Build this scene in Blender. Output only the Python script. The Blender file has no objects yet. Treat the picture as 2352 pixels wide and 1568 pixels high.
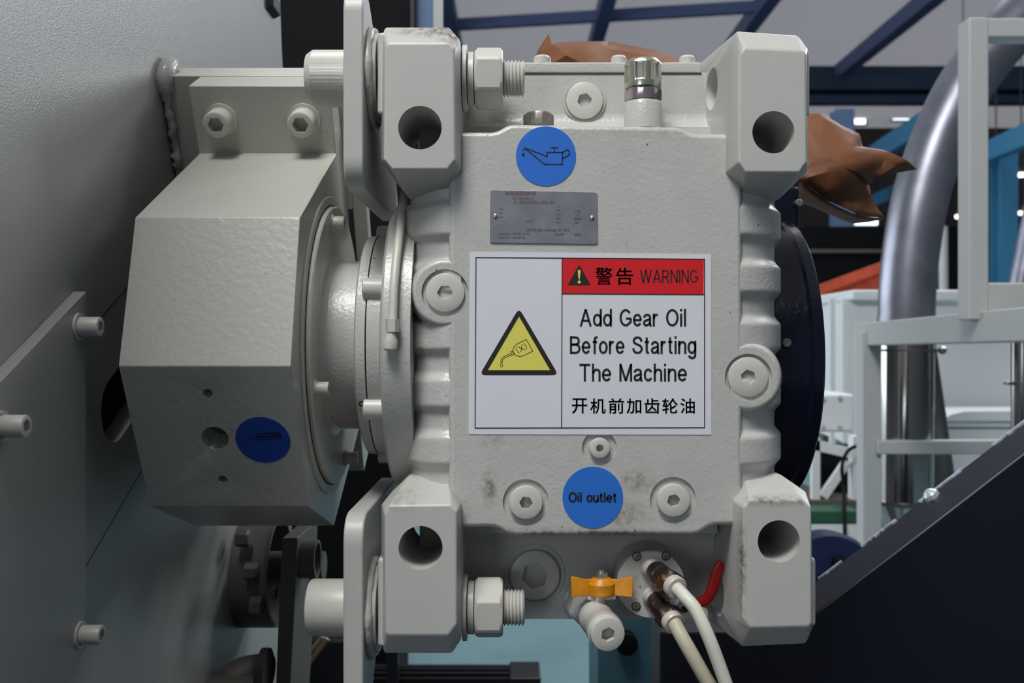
import bpy, bmesh, math, random
from mathutils import Vector as V, Matrix
from math import sin, cos, pi, radians, sqrt

random.seed(7)
SC = bpy.context.scene
COL = SC.collection
# ------------------------------------------------------------------ camera
D = 0.917            # distance camera -> front face plane of the gearbox lugs (Y = 0)
F = 2200.0           # focal length in pixels of the 2352 px wide frame
ZC = 1.15            # camera height
cam_d = bpy.data.cameras.new('camera')
cam = bpy.data.objects.new('camera', cam_d)
COL.objects.link(cam)
cam.location = (0, -D, ZC)
cam.rotation_euler = (radians(90), 0, 0)
cam_d.sensor_width = 36
cam_d.lens = 36 * F / 2352
cam_d.clip_end = 200
cam_d.clip_start = 0.02
cam_d.dof.use_dof = True
cam_d.dof.focus_distance = 0.945
cam_d.dof.aperture_fstop = 8.0
SC.camera = cam
# ------------------------------------------------------------------ world
w = bpy.data.worlds.new('sky')
SC.world = w
w.use_nodes = True
bg = w.node_tree.nodes['Background']
bg.inputs[0].default_value = (0.86, 0.93, 1.0, 1)
bg.inputs[1].default_value = 4.2
# ------------------------------------------------------------------ view
vs = SC.view_settings
vs.view_transform = 'Standard'
vs.look = 'None'
vs.gamma = 1
vs.exposure = 0.0
vs.use_curve_mapping = False


def area(name, loc, target, sx, sy, power, col=(1, 1, 1)):
    l = bpy.data.lights.new(name, 'AREA')
    l.shape = 'RECTANGLE'
    l.size = sx
    l.size_y = sy
    l.energy = power
    l.color = col
    o = bpy.data.objects.new(name, l)
    COL.objects.link(o)
    o.location = loc
    o.rotation_euler = (V(target) - V(loc)).to_track_quat('-Z', 'Y').to_euler()
    return o


# high-bay luminaires of the hall (overhead, one row beside and above the machine)
area('hall_lamp', (-0.75, -1.75, 4.5), (0.0, 0.1, 1.1), 1.3, 1.3, 142, (1, 0.99, 0.97))
area('hall_lamp', (2.6, 4.5, 5.6), (2.6, 4.5, 0), 1.5, 1.5, 120, (0.9, 0.95, 1.0))
area('hall_lamp', (6.9, 10.0, 6.0), (-0.4, 0.2, 1.5), 2.2, 2.2, 330, (0.9, 0.95, 1.0))
area('hall_lamp', (4.0, 2.2, 5.4), (-0.4, 0.2, 1.3), 1.6, 1.6, 45, (0.95, 0.97, 1.0))


def P(px, py, Y):
    d = D + Y
    return V(((px - 1176) * d / F, Y, ZC - (py - 784) * d / F))


def ray(px, py, p0, n):
    o = V((0, -D, ZC))
    d = V(((px - 1176) / F, 1, -(py - 784) / F))
    t = (V(p0) - o).dot(n) / d.dot(n)
    return o + d * t


# ------------------------------------------------------------------ materials
def s2l(c):
    return tuple(((x / 255) / 12.92 if x / 255 <= 0.04045 else ((x / 255 + 0.055) / 1.055) ** 2.4) for x in c)


def mat(name, rgb, rough=0.5, metal=0.0, bump=0.0, bscale=300, emit=0.0, coat=0.0, mottle=0.0, mscale=20,
        smudges=(), spec=0.5, speck=0.0):
    m = bpy.data.materials.new(name)
    m.use_nodes = True
    nt = m.node_tree
    b = nt.nodes['Principled BSDF']
    col = s2l(rgb) + (1,)
    b.inputs['Base Color'].default_value = col
    b.inputs['Roughness'].default_value = rough
    b.inputs['Metallic'].default_value = metal
    b.inputs['Specular IOR Level'].default_value = spec
    b.inputs['Coat Weight'].default_value = coat
    b.inputs['Coat Roughness'].default_value = 0.15
    L = nt.links
    tc = nt.nodes.new('ShaderNodeTexCoord')
    cur = None

    def mix(fac_out, c2, prev):
        mx = nt.nodes.new('ShaderNodeMix')
        mx.data_type = 'RGBA'
        L.new(fac_out, mx.inputs[0])
        if prev is None:
            mx.inputs[6].default_value = col
        else:
            L.new(prev, mx.inputs[6])
        mx.inputs[7].default_value = c2
        return mx.outputs[2]

    def noise(scale, detail=4, rgh=0.6):
        n = nt.nodes.new('ShaderNodeTexNoise')
        n.inputs['Scale'].default_value = scale
        n.inputs['Detail'].default_value = detail
        n.inputs['Roughness'].default_value = rgh
        L.new(tc.outputs['Object'], n.inputs['Vector'])
        return n.outputs['Fac']

    def mrange(v, a, b_, c=0.0, d=1.0):
        r = nt.nodes.new('ShaderNodeMapRange')
        r.inputs[1].default_value = a
        r.inputs[2].default_value = b_
        r.inputs[3].default_value = c
        r.inputs[4].default_value = d
        L.new(v, r.inputs[0])
        return r.outputs[0]

    def mul(a, b_):
        r = nt.nodes.new('ShaderNodeMath')
        r.operation = 'MULTIPLY'
        L.new(a, r.inputs[0])
        if isinstance(b_, float):
            r.inputs[1].default_value = b_
        else:
            L.new(b_, r.inputs[1])
        return r.outputs[0]

    if mottle:
        dark = tuple(x * (1 - mottle) for x in col[:3]) + (1,)
        cur = mix(mrange(noise(mscale), 0.35, 0.7), dark, cur)
    if speck:
        cur = mix(mul(mrange(noise(170, 1, 0.3), 0.80, 0.825), speck), (0.03, 0.025, 0.02, 1), cur)
    for (c, r, st, sc, colr) in smudges:
        d = nt.nodes.new('ShaderNodeVectorMath')
        d.operation = 'SUBTRACT'
        L.new(tc.outputs['Object'], d.inputs[0])
        d.inputs[1].default_value = c
        e = nt.nodes.new('ShaderNodeVectorMath')
        e.operation = 'DIVIDE'
        L.new(d.outputs[0], e.inputs[0])
        e.inputs[1].default_value = r
        ln = nt.nodes.new('ShaderNodeVectorMath')
        ln.operation = 'LENGTH'
        L.new(e.outputs[0], ln.inputs[0])
        f = mul(mrange(ln.outputs['Value'], 0.25, 1.0, 1, 0), mrange(noise(sc, 6, 0.62), 0.36, 0.66))
        cur = mix(mul(f, float(st)), colr, cur)
    if cur is not None:
        L.new(cur, b.inputs['Base Color'])
    if bump:
        bn = nt.nodes.new('ShaderNodeBump')
        bn.inputs['Strength'].default_value = bump
        bn.inputs['Distance'].default_value = 0.001
        L.new(noise(bscale, 2, 0.5), bn.inputs['Height'])
        L.new(bn.outputs[0], b.inputs['Normal'])
    if emit:
        b.inputs['Emission Color'].default_value = col
        b.inputs['Emission Strength'].default_value = emit
    return m


def pt(px, py, Y):
    return tuple(P(px, py, Y))


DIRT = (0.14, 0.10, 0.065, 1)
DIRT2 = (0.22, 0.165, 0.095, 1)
GREY = (191, 190, 185)
M = {}
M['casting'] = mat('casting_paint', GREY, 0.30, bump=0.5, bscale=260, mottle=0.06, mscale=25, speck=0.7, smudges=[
    (pt(1130, 1010, .025), (.016, .03, .012), .55, 120, DIRT2),
    (pt(1124, 1120, .025), (.010, .03, .024), .85, 130, DIRT),
    (pt(1210, 1165, .02), (.026, .03, .02), .5, 160, DIRT2),
    (pt(1465, 1105, .025), (.022, .03, .014), .8, 130, DIRT2),
    (pt(1440, 1185, .025), (.028, .03, .02), .75, 150, DIRT2),
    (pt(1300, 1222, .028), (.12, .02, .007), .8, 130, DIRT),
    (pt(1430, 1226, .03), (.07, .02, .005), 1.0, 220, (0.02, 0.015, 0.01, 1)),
    (pt(1480, 300, .03), (.05, .03, .012), .35, 100, DIRT2),
    (pt(1550, 1150, .02), (.02, .03, .02), .4, 160, DIRT2),
])
M['lug'] = mat('lug_paint', GREY, 0.42, bump=0.16, bscale=420, mottle=0.04, mscale=30, speck=0.5, smudges=[
    (pt(1000, 72, .015), (.05, .03, .012), 1.0, 170, DIRT),
    (pt(1040, 85, .015), (.02, .03, .02), 1.0, 170, DIRT),
    (pt(920, 1140, .01), (.03, .03, .02), .55, 150, DIRT2),
    (pt(1780, 1150, .0), (.05, .02, .008), .8, 150, DIRT),
    (pt(1704, 1300, .0), (.006, .02, .07), .9, 160, DIRT),
])
M['paint'] = mat('machined_paint', (196, 194, 184), 0.38, bump=0.14, bscale=450, speck=0.5)
M['orange_peel'] = mat('orange_peel_paint', (183, 182, 174), 0.3, bump=0.5, bscale=170, speck=0.4)
M['wall_paint'] = mat('side_wall_paint', (164, 164, 159), 0.33, bump=0.34, bscale=620, mottle=0.04, mscale=6)
M['bolt_paint'] = mat('bolt_paint', (200, 198, 190), 0.36, bump=0.08, bscale=500)
M['weld'] = mat('weld_bead', (186, 185, 178), 0.3, bump=1.0, bscale=150)
M['dark_gap'] = mat('dark_gap', (14, 14, 14), 0.6)
M['chrome'] = mat('chrome_cap', (214, 214, 198), 0.26, 0.9)
M['zinc'] = mat('zinc_hex', (198, 186, 190), 0.25, 1.0)
M['plug_steel'] = mat('bare_plug', (150, 146, 138), 0.4, 0.6, mottle=0.4, mscale=120)
M['plate_metal'] = mat('nameplate_metal', (152, 154, 162), 0.42, 0.55, mottle=0.25, mscale=45, bump=0.15, bscale=90)
M['plate_print'] = mat('nameplate_print', (64, 62, 62), 0.6)
M['plate_brown'] = mat('nameplate_brown_print', (104, 76, 72), 0.6)
M['blue'] = mat('blue_vinyl', (44, 112, 208), 0.42, mottle=0.05, mscale=30)
M['blue_dark'] = mat('blue_vinyl_dull', (16, 66, 160), 0.5)
M['white_vinyl'] = mat('white_vinyl', (222, 223, 229), 0.4, mottle=0.03, mscale=12)
M['black'] = mat('black_print', (32, 26, 24), 0.55)
M['navy_print'] = mat('navy_print', (22, 26, 44), 0.55)
M['red'] = mat('red_print', (212, 28, 36), 0.45)
M['yellow'] = mat('yellow_print', (226, 218, 98), 0.45)
M['orange'] = mat('orange_handle', (224, 146, 22), 0.4, mottle=0.35, mscale=55, bump=.2, bscale=200)
M['red_rubber'] = mat('red_rubber', (178, 22, 30), 0.32)
M['cable'] = mat('white_cable', (214, 214, 200), 0.42, mottle=0.12, mscale=25)
M['cable_b'] = mat('grey_cable', (196, 190, 166), 0.5, mottle=0.2, mscale=25)
M['gland'] = mat('gland_metal', (112, 98, 88), 0.28, 0.9, mottle=0.4, mscale=90)
M['gland_ring'] = mat('gland_ring', (196, 188, 180), 0.4, 0.1)
M['valve'] = mat('valve_metal', (206, 204, 200), 0.34, 0.25, bump=.12, bscale=200)
M['navy'] = mat('navy_paint', (13, 16, 36), 0.24, bump=0.35, bscale=190)
M['navy_dull'] = mat('navy_dull_paint', (15, 18, 32), 0.45, bump=0.1, bscale=200)
M['chip'] = mat('bare_chip', (196, 200, 210), 0.35, 0.4)
M['paper'] = mat('brown_paper', (128, 82, 54), 0.62, mottle=0.35, mscale=9, bump=.5, bscale=60, spec=.3)
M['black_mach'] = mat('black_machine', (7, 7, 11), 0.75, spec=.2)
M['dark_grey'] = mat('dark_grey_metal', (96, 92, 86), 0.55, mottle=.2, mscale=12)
M['black_fin'] = mat('black_motor', (22, 22, 26), 0.45)
M['bamboo'] = mat('tan_stick', (150, 128, 100), 0.6)
M['floor'] = mat('teal_floor', (120, 152, 158), 0.45, mottle=0.18, mscale=3)
M['teal'] = mat('teal_steel', (66, 104, 116), 0.5)
M['roof'] = mat('roof_sheet', (196, 192, 200), 0.7)
M['purlin'] = mat('purlin_blue', (78, 92, 130), 0.6)
M['truss'] = mat('truss_blue', (40, 58, 84), 0.6)
M['steel_blue'] = mat('steel_blue', (62, 128, 164), 0.5)
M['steel_pale'] = mat('steel_pale_blue', (120, 146, 184), 0.5)
M['far_wall'] = mat('far_wall_cladding', (66, 60, 62), 0.8, mottle=.3, mscale=1.2)
M['side_clad'] = mat('side_cladding', (110, 112, 118), 0.8)
M['window'] = mat('daylight_pane', (244, 248, 255), 0.4, emit=2.6)
M['lamp'] = mat('far_lamp', (255, 248, 236), 0.4, emit=3.0)
M['lamp_warm'] = mat('far_lamp_warm', (255, 206, 150), 0.4, emit=1.6)
M['duct'] = mat('galvanised_duct', (150, 152, 164), 0.38, 0.75, mottle=0.3, mscale=9, bump=.2, bscale=20)
M['inox'] = mat('mirror_inox', (180, 176, 172), 0.12, 1.0)
M['inox_dull'] = mat('dull_inox', (130, 128, 124), 0.35, 0.9)
M['frame'] = mat('pale_frame_paint', (184, 186, 184), 0.5)
M['white_mach'] = mat('white_machine_paint', (230, 233, 234), 0.5)
M['rust'] = mat('orange_hopper_paint', (196, 74, 40), 0.6, mottle=0.4, mscale=10)
M['green'] = mat('green_pallet', (36, 84, 60), 0.6)
M['grease'] = mat('dark_thread', (70, 62, 54), 0.5, 0.4)


# ------------------------------------------------------------------ mesh builder
class MB:
    def __init__(s):
        s.v = []
        s.f = []

    def add(s, vs_, fs):
        o = len(s.v)
        s.v += [tuple(x) for x in vs_]
        s.f += [tuple(i + o for i in f) for f in fs]
        return s

    def loft(s, rings, cap0=True, cap1=True, closed=True):
        n = len(rings[0])
        vs_ = [p for r in rings for p in r]
        fs = []
        for k in range(len(rings) - 1):
            for i in range(n if closed else n - 1):
                j = (i + 1) % n
                fs.append((k * n + i, k * n + j, (k + 1) * n + j, (k + 1) * n + i))
        if cap0:
            fs.append(tuple(range(n))[::-1])
        if cap1:
            fs.append(tuple((len(rings) - 1) * n + i for i in range(n)))
        return s.add(vs_, fs)

    def lathe(s, o, axis, prof, seg=32, up=None, cap0=True, cap1=True):
        o = V(o)
        a = V(axis).normalized()
        ref = V(up) if up else (V((0, 0, 1)) if abs(a.z) < .9 else V((1, 0, 0)))
        e1 = (ref - a * a.dot(ref)).normalized()
        e2 = a.cross(e1)
        rings = []
        for (t, r) in prof:
            ring = []
            for i in range(seg):
                th = 2 * pi * i / seg
                rr = r(th) if callable(r) else r
                ring.append(o + a * t + e1 * (rr * cos(th)) + e2 * (rr * sin(th)))
            rings.append(ring)
        return s.loft(rings, cap0, cap1)

    def cyl(s, p0, p1, r, seg=24, r1=None):
        p0 = V(p0)
        p1 = V(p1)
        return s.lathe(p0, p1 - p0, [(0, r), ((p1 - p0).length, r if r1 is None else r1)], seg)

    def box(s, x0, x1, y0, y1, z0, z1):
        return s.loft([[(x0, y0, z0), (x1, y0, z0), (x1, y0, z1), (x0, y0, z1)],
                       [(x0, y1, z0), (x1, y1, z0), (x1, y1, z1), (x0, y1, z1)]])

    def pbox(s, px0, px1, py0, py1, Y, Y1):      # box whose front face covers a pixel rectangle at depth Y
        a = P(px0, py1, Y)
        b = P(px1, py0, Y)
        return s.box(a.x, b.x, Y, Y1, a.z, b.z)

    def prism(s, poly, d):                       # poly: 3-D points, d: extrusion vector
        return s.loft([[V(p) for p in poly], [V(p) + V(d) for p in poly]])

    def tube(s, path, r, seg=14, smooth=0):
        pts = [V(p) for p in path]
        if smooth:
            pts = catmull(pts, smooth)
        n = len(pts)
        rings = []
        t0 = (pts[1] - pts[0]).normalized()
        ref = V((0, 0, 1)) if abs(t0.z) < .9 else V((1, 0, 0))
        e1 = (ref - t0 * t0.dot(ref)).normalized()
        for i in range(n):
            t = (pts[min(i + 1, n - 1)] - pts[max(i - 1, 0)]).normalized()
            e1 = (e1 - t * t.dot(e1)).normalized()
            e2 = t.cross(e1)
            rr = r[i] if isinstance(r, (list, tuple)) else r
            rings.append([pts[i] + e1 * (rr * cos(2 * pi * k / seg)) + e2 * (rr * sin(2 * pi * k / seg)) for k in range(seg)])
        return s.loft(rings)

    def bar(s, p0, p1, wx, wz):                  # square bar between two points
        p0 = V(p0)
        p1 = V(p1)
        t = (p1 - p0).normalized()
        ref = V((0, 0, 1)) if abs(t.z) < .9 else V((1, 0, 0))
        e2 = (ref - t * t.dot(ref)).normalized()
        e1 = t.cross(e2)
        q = [e1 * (-wx / 2) + e2 * (-wz / 2), e1 * (wx / 2) + e2 * (-wz / 2), e1 * (wx / 2) + e2 * (wz / 2), e1 * (-wx / 2) + e2 * (wz / 2)]
        return s.loft([[p0 + k for k in q], [p1 + k for k in q]])

    def build(s, name, m, parent=None, smooth=35, bevel=0.0, seg=2, label=None, recalc=True):
        me = bpy.data.meshes.new(name)
        me.from_pydata(s.v, [], s.f)
        if recalc:
            bm = bmesh.new()
            bm.from_mesh(me)
            bmesh.ops.recalc_face_normals(bm, faces=bm.faces)
            bm.to_mesh(me)
            bm.free()
        if smooth:
            for p in me.polygons:
                p.use_smooth = True
            me.set_sharp_from_angle(angle=radians(smooth))
        me.materials.append(M[m] if isinstance(m, str) else m)
        o = bpy.data.objects.new(name, me)
        COL.objects.link(o)
        if parent is not None:
            attach(o, parent)
        if bevel:
            b = o.modifiers.new('bevel', 'BEVEL')
            b.width = bevel
            b.segments = seg
            b.limit_method = 'ANGLE'
            b.angle_limit = radians(30)
            b.harden_normals = False
            wn = o.modifiers.new('wn', 'WEIGHTED_NORMAL')
            wn.keep_sharp = True
            if not smooth:
                for p in me.polygons:
                    p.use_smooth = True
        if label:
            o['label'] = label
        return o


def world_loc(o):
    l = V(o.location)
    return l if o.parent is None else V((0, 0, 0))


def attach(o, parent):
    o.parent = parent
    if parent.parent is None:
        o.matrix_parent_inverse = Matrix.Translation(-V(parent.location))
    # a part's own origin is the world origin, so sub-parts need no inverse


def catmull(pts, n):
    out = []
    for i in range(len(pts) - 1):
        a = pts[max(i - 1, 0)]
        b = pts[i]
        c = pts[i + 1]
        d = pts[min(i + 2, len(pts) - 1)]
        for k in range(n):
            t = k / n
            out.append(0.5 * ((2 * b) + (c - a) * t + (2 * a - 5 * b + 4 * c - d) * t * t + (3 * b - a - 3 * c + d) * t ** 3))
    out.append(pts[-1])
    return out


def thing(name, label, cat, loc, group=None):
    o = bpy.data.objects.new(name, None)
    COL.objects.link(o)
    o.location = loc
    o.empty_display_size = 0.05
    o['label'] = label
    o['category'] = cat
    if group:
        o['group'] = group
    return o


def tag(o, label, cat, group=None):
    o['label'] = label
    o['category'] = cat
    if group:
        o['group'] = group
    return o


def struct(o):
    o['kind'] = 'structure'
    return o


def apply_cut(o, cutters):
    for c in cutters:
        b = o.modifiers.new('cut', 'BOOLEAN')
        b.operation = 'DIFFERENCE'
        b.solver = 'EXACT'
        b.object = c
    dg = bpy.context.evaluated_depsgraph_get()
    dg.update()
    me = bpy.data.meshes.new_from_object(o.evaluated_get(dg))
    old = o.data
    o.modifiers.clear()
    o.data = me
    bpy.data.meshes.remove(old)
    for p in me.polygons:
        p.use_smooth = True
    me.set_sharp_from_angle(angle=radians(50))
    wn = o.modifiers.new('wn', 'WEIGHTED_NORMAL')
    wn.keep_sharp = True


def drop(objs):
    for c in objs:
        me = c.data
        bpy.data.objects.remove(c)
        bpy.data.meshes.remove(me)


def cutter(p0, p1, r, seg=40):
    return MB().cyl(p0, p1, r, seg).build('cutter', 'dark_gap', smooth=0)


def hexr(R, rot=0.0):
    return lambda th: R * cos(pi / 6) / cos(((th + rot) % (pi / 3)) - pi / 6)


def plug_profile(r, h, c, hx, depth, rot=0.0, knurl=0):
    if knurl:
        rk = lambda th: r * (1 - 0.007 * (int(round(th / (2 * pi) * knurl)) % 2))
        return [(0, rk), (h - c * 1.6, rk), (h - c * 1.3, r * .985), (h, r - c), (h, hexr(hx, rot)), (h - depth, hexr(hx, rot))]
    return [(0, r), (h - c, r), (h - c * .35, r - c * .3), (h, r - c), (h, hexr(hx, rot)), (h - depth, hexr(hx, rot))]


def fillet(poly, r, n=5):
    """round the corners of a 2-D polygon"""
    out = []
    m = len(poly)
    for i in range(m):
        a = V(poly[i - 1])
        b = V(poly[i])
        c = V(poly[(i + 1) % m])
        u = (a - b)
        v_ = (c - b)
        rr = min(r, u.length * .45, v_.length * .45)
        p0 = b + u.normalized() * rr
        p1 = b + v_.normalized() * rr
        for k in range(n + 1):
            t = k / n
            out.append((1 - t) ** 2 * p0 + 2 * t * (1 - t) * b + t * t * p1)
    return out


def inset(poly, d):
    m = len(poly)
    area_ = sum(poly[i].x * poly[(i + 1) % m].y - poly[(i + 1) % m].x * poly[i].y for i in range(m))
    sg = 1 if area_ > 0 else -1
    out = []
    for i in range(m):
        a = poly[i - 1]
        b = poly[i]
        c = poly[(i + 1) % m]
        n1 = V((-(b - a).y, (b - a).x))
        n2 = V((-(c - b).y, (c - b).x))
        if n1.length < 1e-9 or n2.length < 1e-9:
            out.append(b)
            continue
        n_ = (n1.normalized() + n2.normalized())
        if n_.length < 1e-6:
            out.append(b)
            continue
        n_.normalize()
        out.append(b + n_ * (sg * d))
    return out


def rounded_prism(mb, poly_xz, y0, y1, r, n=4):
    poly = [V(p) for p in poly_xz]
    rings = []
    for k in range(n + 1):
        a = pi / 2 * k / n
        q = inset(poly, r * (1 - sin(a)))
        rings.append([(p.x, y0 + r * (1 - cos(a)), p.y) for p in q])
    rings.append([(p.x, y1, p.y) for p in poly])
    return mb.loft(rings)


def arc(cx, cy, rx, ry, a0, a1, n=20):
    return [(cx + rx * cos(radians(a0 + (a1 - a0) * i / n)), cy + ry * sin(radians(a0 + (a1 - a0) * i / n))) for i in range(n + 1)]


# centre lines of a plain sans alphabet (x from 0, cap height 1): width, strokes
GLYPH = {
    'A': (.62, [[(.0, 0), (.31, .98)], [(.31, .98), (.62, 0)], [(.11, .33), (.51, .33)]]),
    'B': (.52, [[(0, 0), (0, 1)], [(0, .935)] + arc(.28, .735, .2, .2, 90, -90, 12) + [(0, .535)], [(0, .535)] + arc(.29, .3, .23, .235, 90, -90, 14) + [(0, .065)]]),
    'G': (.62, [arc(.31, .5, .31, .435, 38, 318, 28) + [(.62, .26), (.62, .45)], [(.33, .45), (.655, .45)]]),
    'O': (.64, [arc(.32, .5, .32, .435, 0, 362, 36)]),
    'S': (.53, [[(.50, .70), (.48, .82), (.40, .90), (.27, .935), (.14, .91), (.05, .83), (.03, .72), (.08, .62), (.20, .56), (.36, .50), (.48, .42), (.53, .30), (.49, .17), (.40, .09), (.27, .065), (.13, .09), (.04, .17), (.0, .32)]]),
    'T': (.56, [[(-.04, .935), (.60, .935)], [(.28, 0), (.28, .935)]]),
    'M': (.62, [[(0, 0), (0, 1)], [(0, .97), (.31, .03)], [(.31, .03), (.62, .97)], [(.62, 0), (.62, 1)]]),
    'W': (.92, [[(0, 1), (.23, .02)], [(.23, .02), (.46, .98)], [(.46, .98), (.69, .02)], [(.69, .02), (.92, 1)]]),
    'R': (.54, [[(0, 0), (0, 1)], [(0, .935)] + arc(.27, .705, .23, .23, 90, -90, 14) + [(0, .475)], [(.26, .475), (.54, 0)]]),
    'N': (.52, [[(0, 0), (0, 1)], [(0, .97), (.52, .03)], [(.52, 0), (.52, 1)]]),
    'I': (.04, [[(.02, 0), (.02, 1)]]),
    'a': (.40, [[(.0, .51), (.04, .60), (.11, .655), (.20, .67), (.30, .645), (.36, .58), (.37, .48), (.37, .15), (.42, .0)], [(.37, .42), (.22, .375), (.06, .32), (.0, .22), (.02, .12), (.10, .065), (.2, .075), (.31, .13), (.37, .25)]]),
    'c': (.38, [arc(.2, .3675, .2, .3025, 32, 328, 24)]),
    'd': (.42, [arc(.21, .3675, .21, .3025, 0, 362, 28), [(.42, 0), (.42, 1)]]),
    'e': (.42, [arc(.21, .3675, .21, .3025, 0, 325, 26), [(.0, .365), (.45, .365)]]),
    'f': (.24, [[(.12, 0), (.12, .80), (.15, .90), (.22, .94), (.30, .93)], [(0, .67), (.27, .67)]]),
    'g': (.42, [arc(.21, .3675, .21, .3025, 0, 362, 28), [(.42, .735), (.42, -.05), (.38, -.17), (.28, -.225), (.17, -.22), (.07, -.17), (.03, -.09)]]),
    'h': (.38, [[(0, 0), (0, 1)], [(0, .44), (.05, .58), (.13, .655), (.22, .67), (.32, .635), (.375, .55), (.38, .44), (.38, 0)]]),
    'i': (.04, [[(.02, 0), (.02, .735)], [(.02, .87), (.02, 1)]]),
    'l': (.04, [[(.02, 0), (.02, 1)]]),
    'n': (.38, [[(0, 0), (0, .735)], [(0, .44), (.05, .58), (.13, .655), (.22, .67), (.32, .635), (.375, .55), (.38, .44), (.38, 0)]]),
    'o': (.42, [arc(.21, .3675, .21, .3025, 0, 362, 28)]),
    'r': (.22, [[(0, 0), (0, .735)], [(0, .42), (.03, .57), (.10, .655), (.17, .67), (.24, .65)]]),
    't': (.22, [[(.10, .93), (.10, .17), (.13, .085), (.19, .065), (.25, .075)], [(-.02, .67), (.24, .67)]]),
    'u': (.38, [[(.38, 0), (.38, .735)], [(0, .735), (0, .24), (.03, .12), (.1, .07), (.18, .065), (.28, .11), (.35, .2), (.38, .32)]]),
}


# flat print helpers -------------------------------------------------
class Print:
    """flat shapes in a plane, from local (u, v) via a map to 3-D"""

    def __init__(s, fn):
        s.fn = fn
        s.mb = MB()

    def poly(s, pts):
        s.mb.add([s.fn(*p) for p in pts], [tuple(range(len(pts)))])

    def rect(s, u0, v0, u1, v1):
        s.poly([(u0, v0), (u1, v0), (u1, v1), (u0, v1)])

    def disc(s, u, v_, r, n=16, ry=None):
        s.poly([(u + r * cos(2 * pi * k / n), v_ + (ry or r) * sin(2 * pi * k / n)) for k in range(n)])

    def stroke(s, pts, wd, closed=False):
        if closed:
            pts = list(pts) + [pts[0]]
        for a, b in zip(pts[:-1], pts[1:]):
            a = V(a)
            b = V(b)
            t = (b - a)
            if t.length < 1e-9:
                continue
            t.normalize()
            n = V((-t.y, t.x)) * (wd / 2)
            e = t * (wd * .35)
            s.poly([tuple(a - e + n), tuple(b + e + n), tuple(b + e - n), tuple(a - e - n)])

    def text(s, body, u0, v0, u1, v1, bold=0.0):
        """fit the glyphs into the rectangle (v grows downwards)"""
        cu = bpy.data.curves.new('txt', 'FONT')
        cu.body = body
        cu.offset = bold
        cu.resolution_u = 5
        o = bpy.data.objects.new('txt', cu)
        COL.objects.link(o)
        dg = bpy.context.evaluated_depsgraph_get()
        dg.update()
        me = bpy.data.meshes.new_from_object(o.evaluated_get(dg))
        xs = [p.co.x for p in me.vertices]
        ys = [p.co.y for p in me.vertices]
        ax, bx, ay, by = min(xs), max(xs), min(ys), max(ys)
        vs_ = [s.fn(u0 + (p.co.x - ax) / (bx - ax) * (u1 - u0), v1 - (p.co.y - ay) / (by - ay) * (v1 - v0)) for p in me.vertices]
        s.mb.add(vs_, [tuple(p.vertices) for p in me.polygons])
        bpy.data.objects.remove(o)
        bpy.data.curves.remove(cu)
        bpy.data.meshes.remove(me)

    def ribbon(s, pts, wd):
        pts = [V(p) for p in pts]
        n = len(pts)
        L_, R_ = [], []
        for i in range(n):
            d0 = (pts[i] - pts[i - 1]).normalized() if i else None
            d1 = (pts[i + 1] - pts[i]).normalized() if i < n - 1 else None
            d0 = d0 or d1
            d1 = d1 or d0
            t = (d0 + d1).normalized()
            nn = V((-t.y, t.x))
            k = wd / 2 / max(.5, nn.dot(V((-d1.y, d1.x))))
            L_.append(pts[i] + nn * k)
            R_.append(pts[i] - nn * k)
        vs_ = [s.fn(p.x, p.y) for p in L_ + R_]
        s.mb.add(vs_, [(i, i + 1, n + i + 1, n + i) for i in range(n - 1)])

    def sans(s, body, u0, u1, vtop, vbase, wd):
        # monoline sans lettering, fitted between u0 and u1, cap height vtop..vbase
        xs = 0.0
        lay = []
        for ch in body:
            if ch == ' ':
                xs += .40
                continue
            wg, strokes = GLYPH[ch]
            lay.append((xs, strokes))
            xs += wg + .20
        xs -= .20
        k = (vbase - vtop)
        kx = (u1 - u0 - wd) / xs
        for x0, strokes in lay:
            for st_ in strokes:
                s.ribbon([(u0 + wd / 2 + (x0 + x) * kx, vbase - y * k) for x, y in st_], wd)

    def build(s, name, m, parent, label=None):
        return s.mb.build(name, m, parent, smooth=0, label=label, recalc=False)


# =================================================================== THE HALL
ZR = 7.15     # roof height
flo = struct(MB().box(-14, 16, -9, 27, -0.1, 0).build('floor', 'floor', smooth=0))
# translucent roof sheets let daylight through
nt_ = M['roof'].node_tree
tl = nt_.nodes.new('ShaderNodeBsdfTranslucent')
tl.inputs[0].default_value = (0.118, 0.110, 0.112, 1)
mxs = nt_.nodes.new('ShaderNodeMixShader')
mxs.inputs[0].default_value = 0.5
nt_.links.new(nt_.nodes['Principled BSDF'].outputs[0], mxs.inputs[1])
nt_.links.new(tl.outputs[0], mxs.inputs[2])
nt_.links.new(mxs.outputs[0], nt_.nodes['Material Output'].inputs[0])
roof = struct(MB().add([(-14, -5, ZR), (16, -5, ZR), (16, 27, ZR), (-14, 27, ZR)], [(0, 1, 2, 3)]).build('ceiling', 'roof', smooth=0))
wf = struct(MB().box(-14, 16, -5.2, -5, 0, ZR).build('wall_front', 'side_clad', smooth=0))
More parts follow.
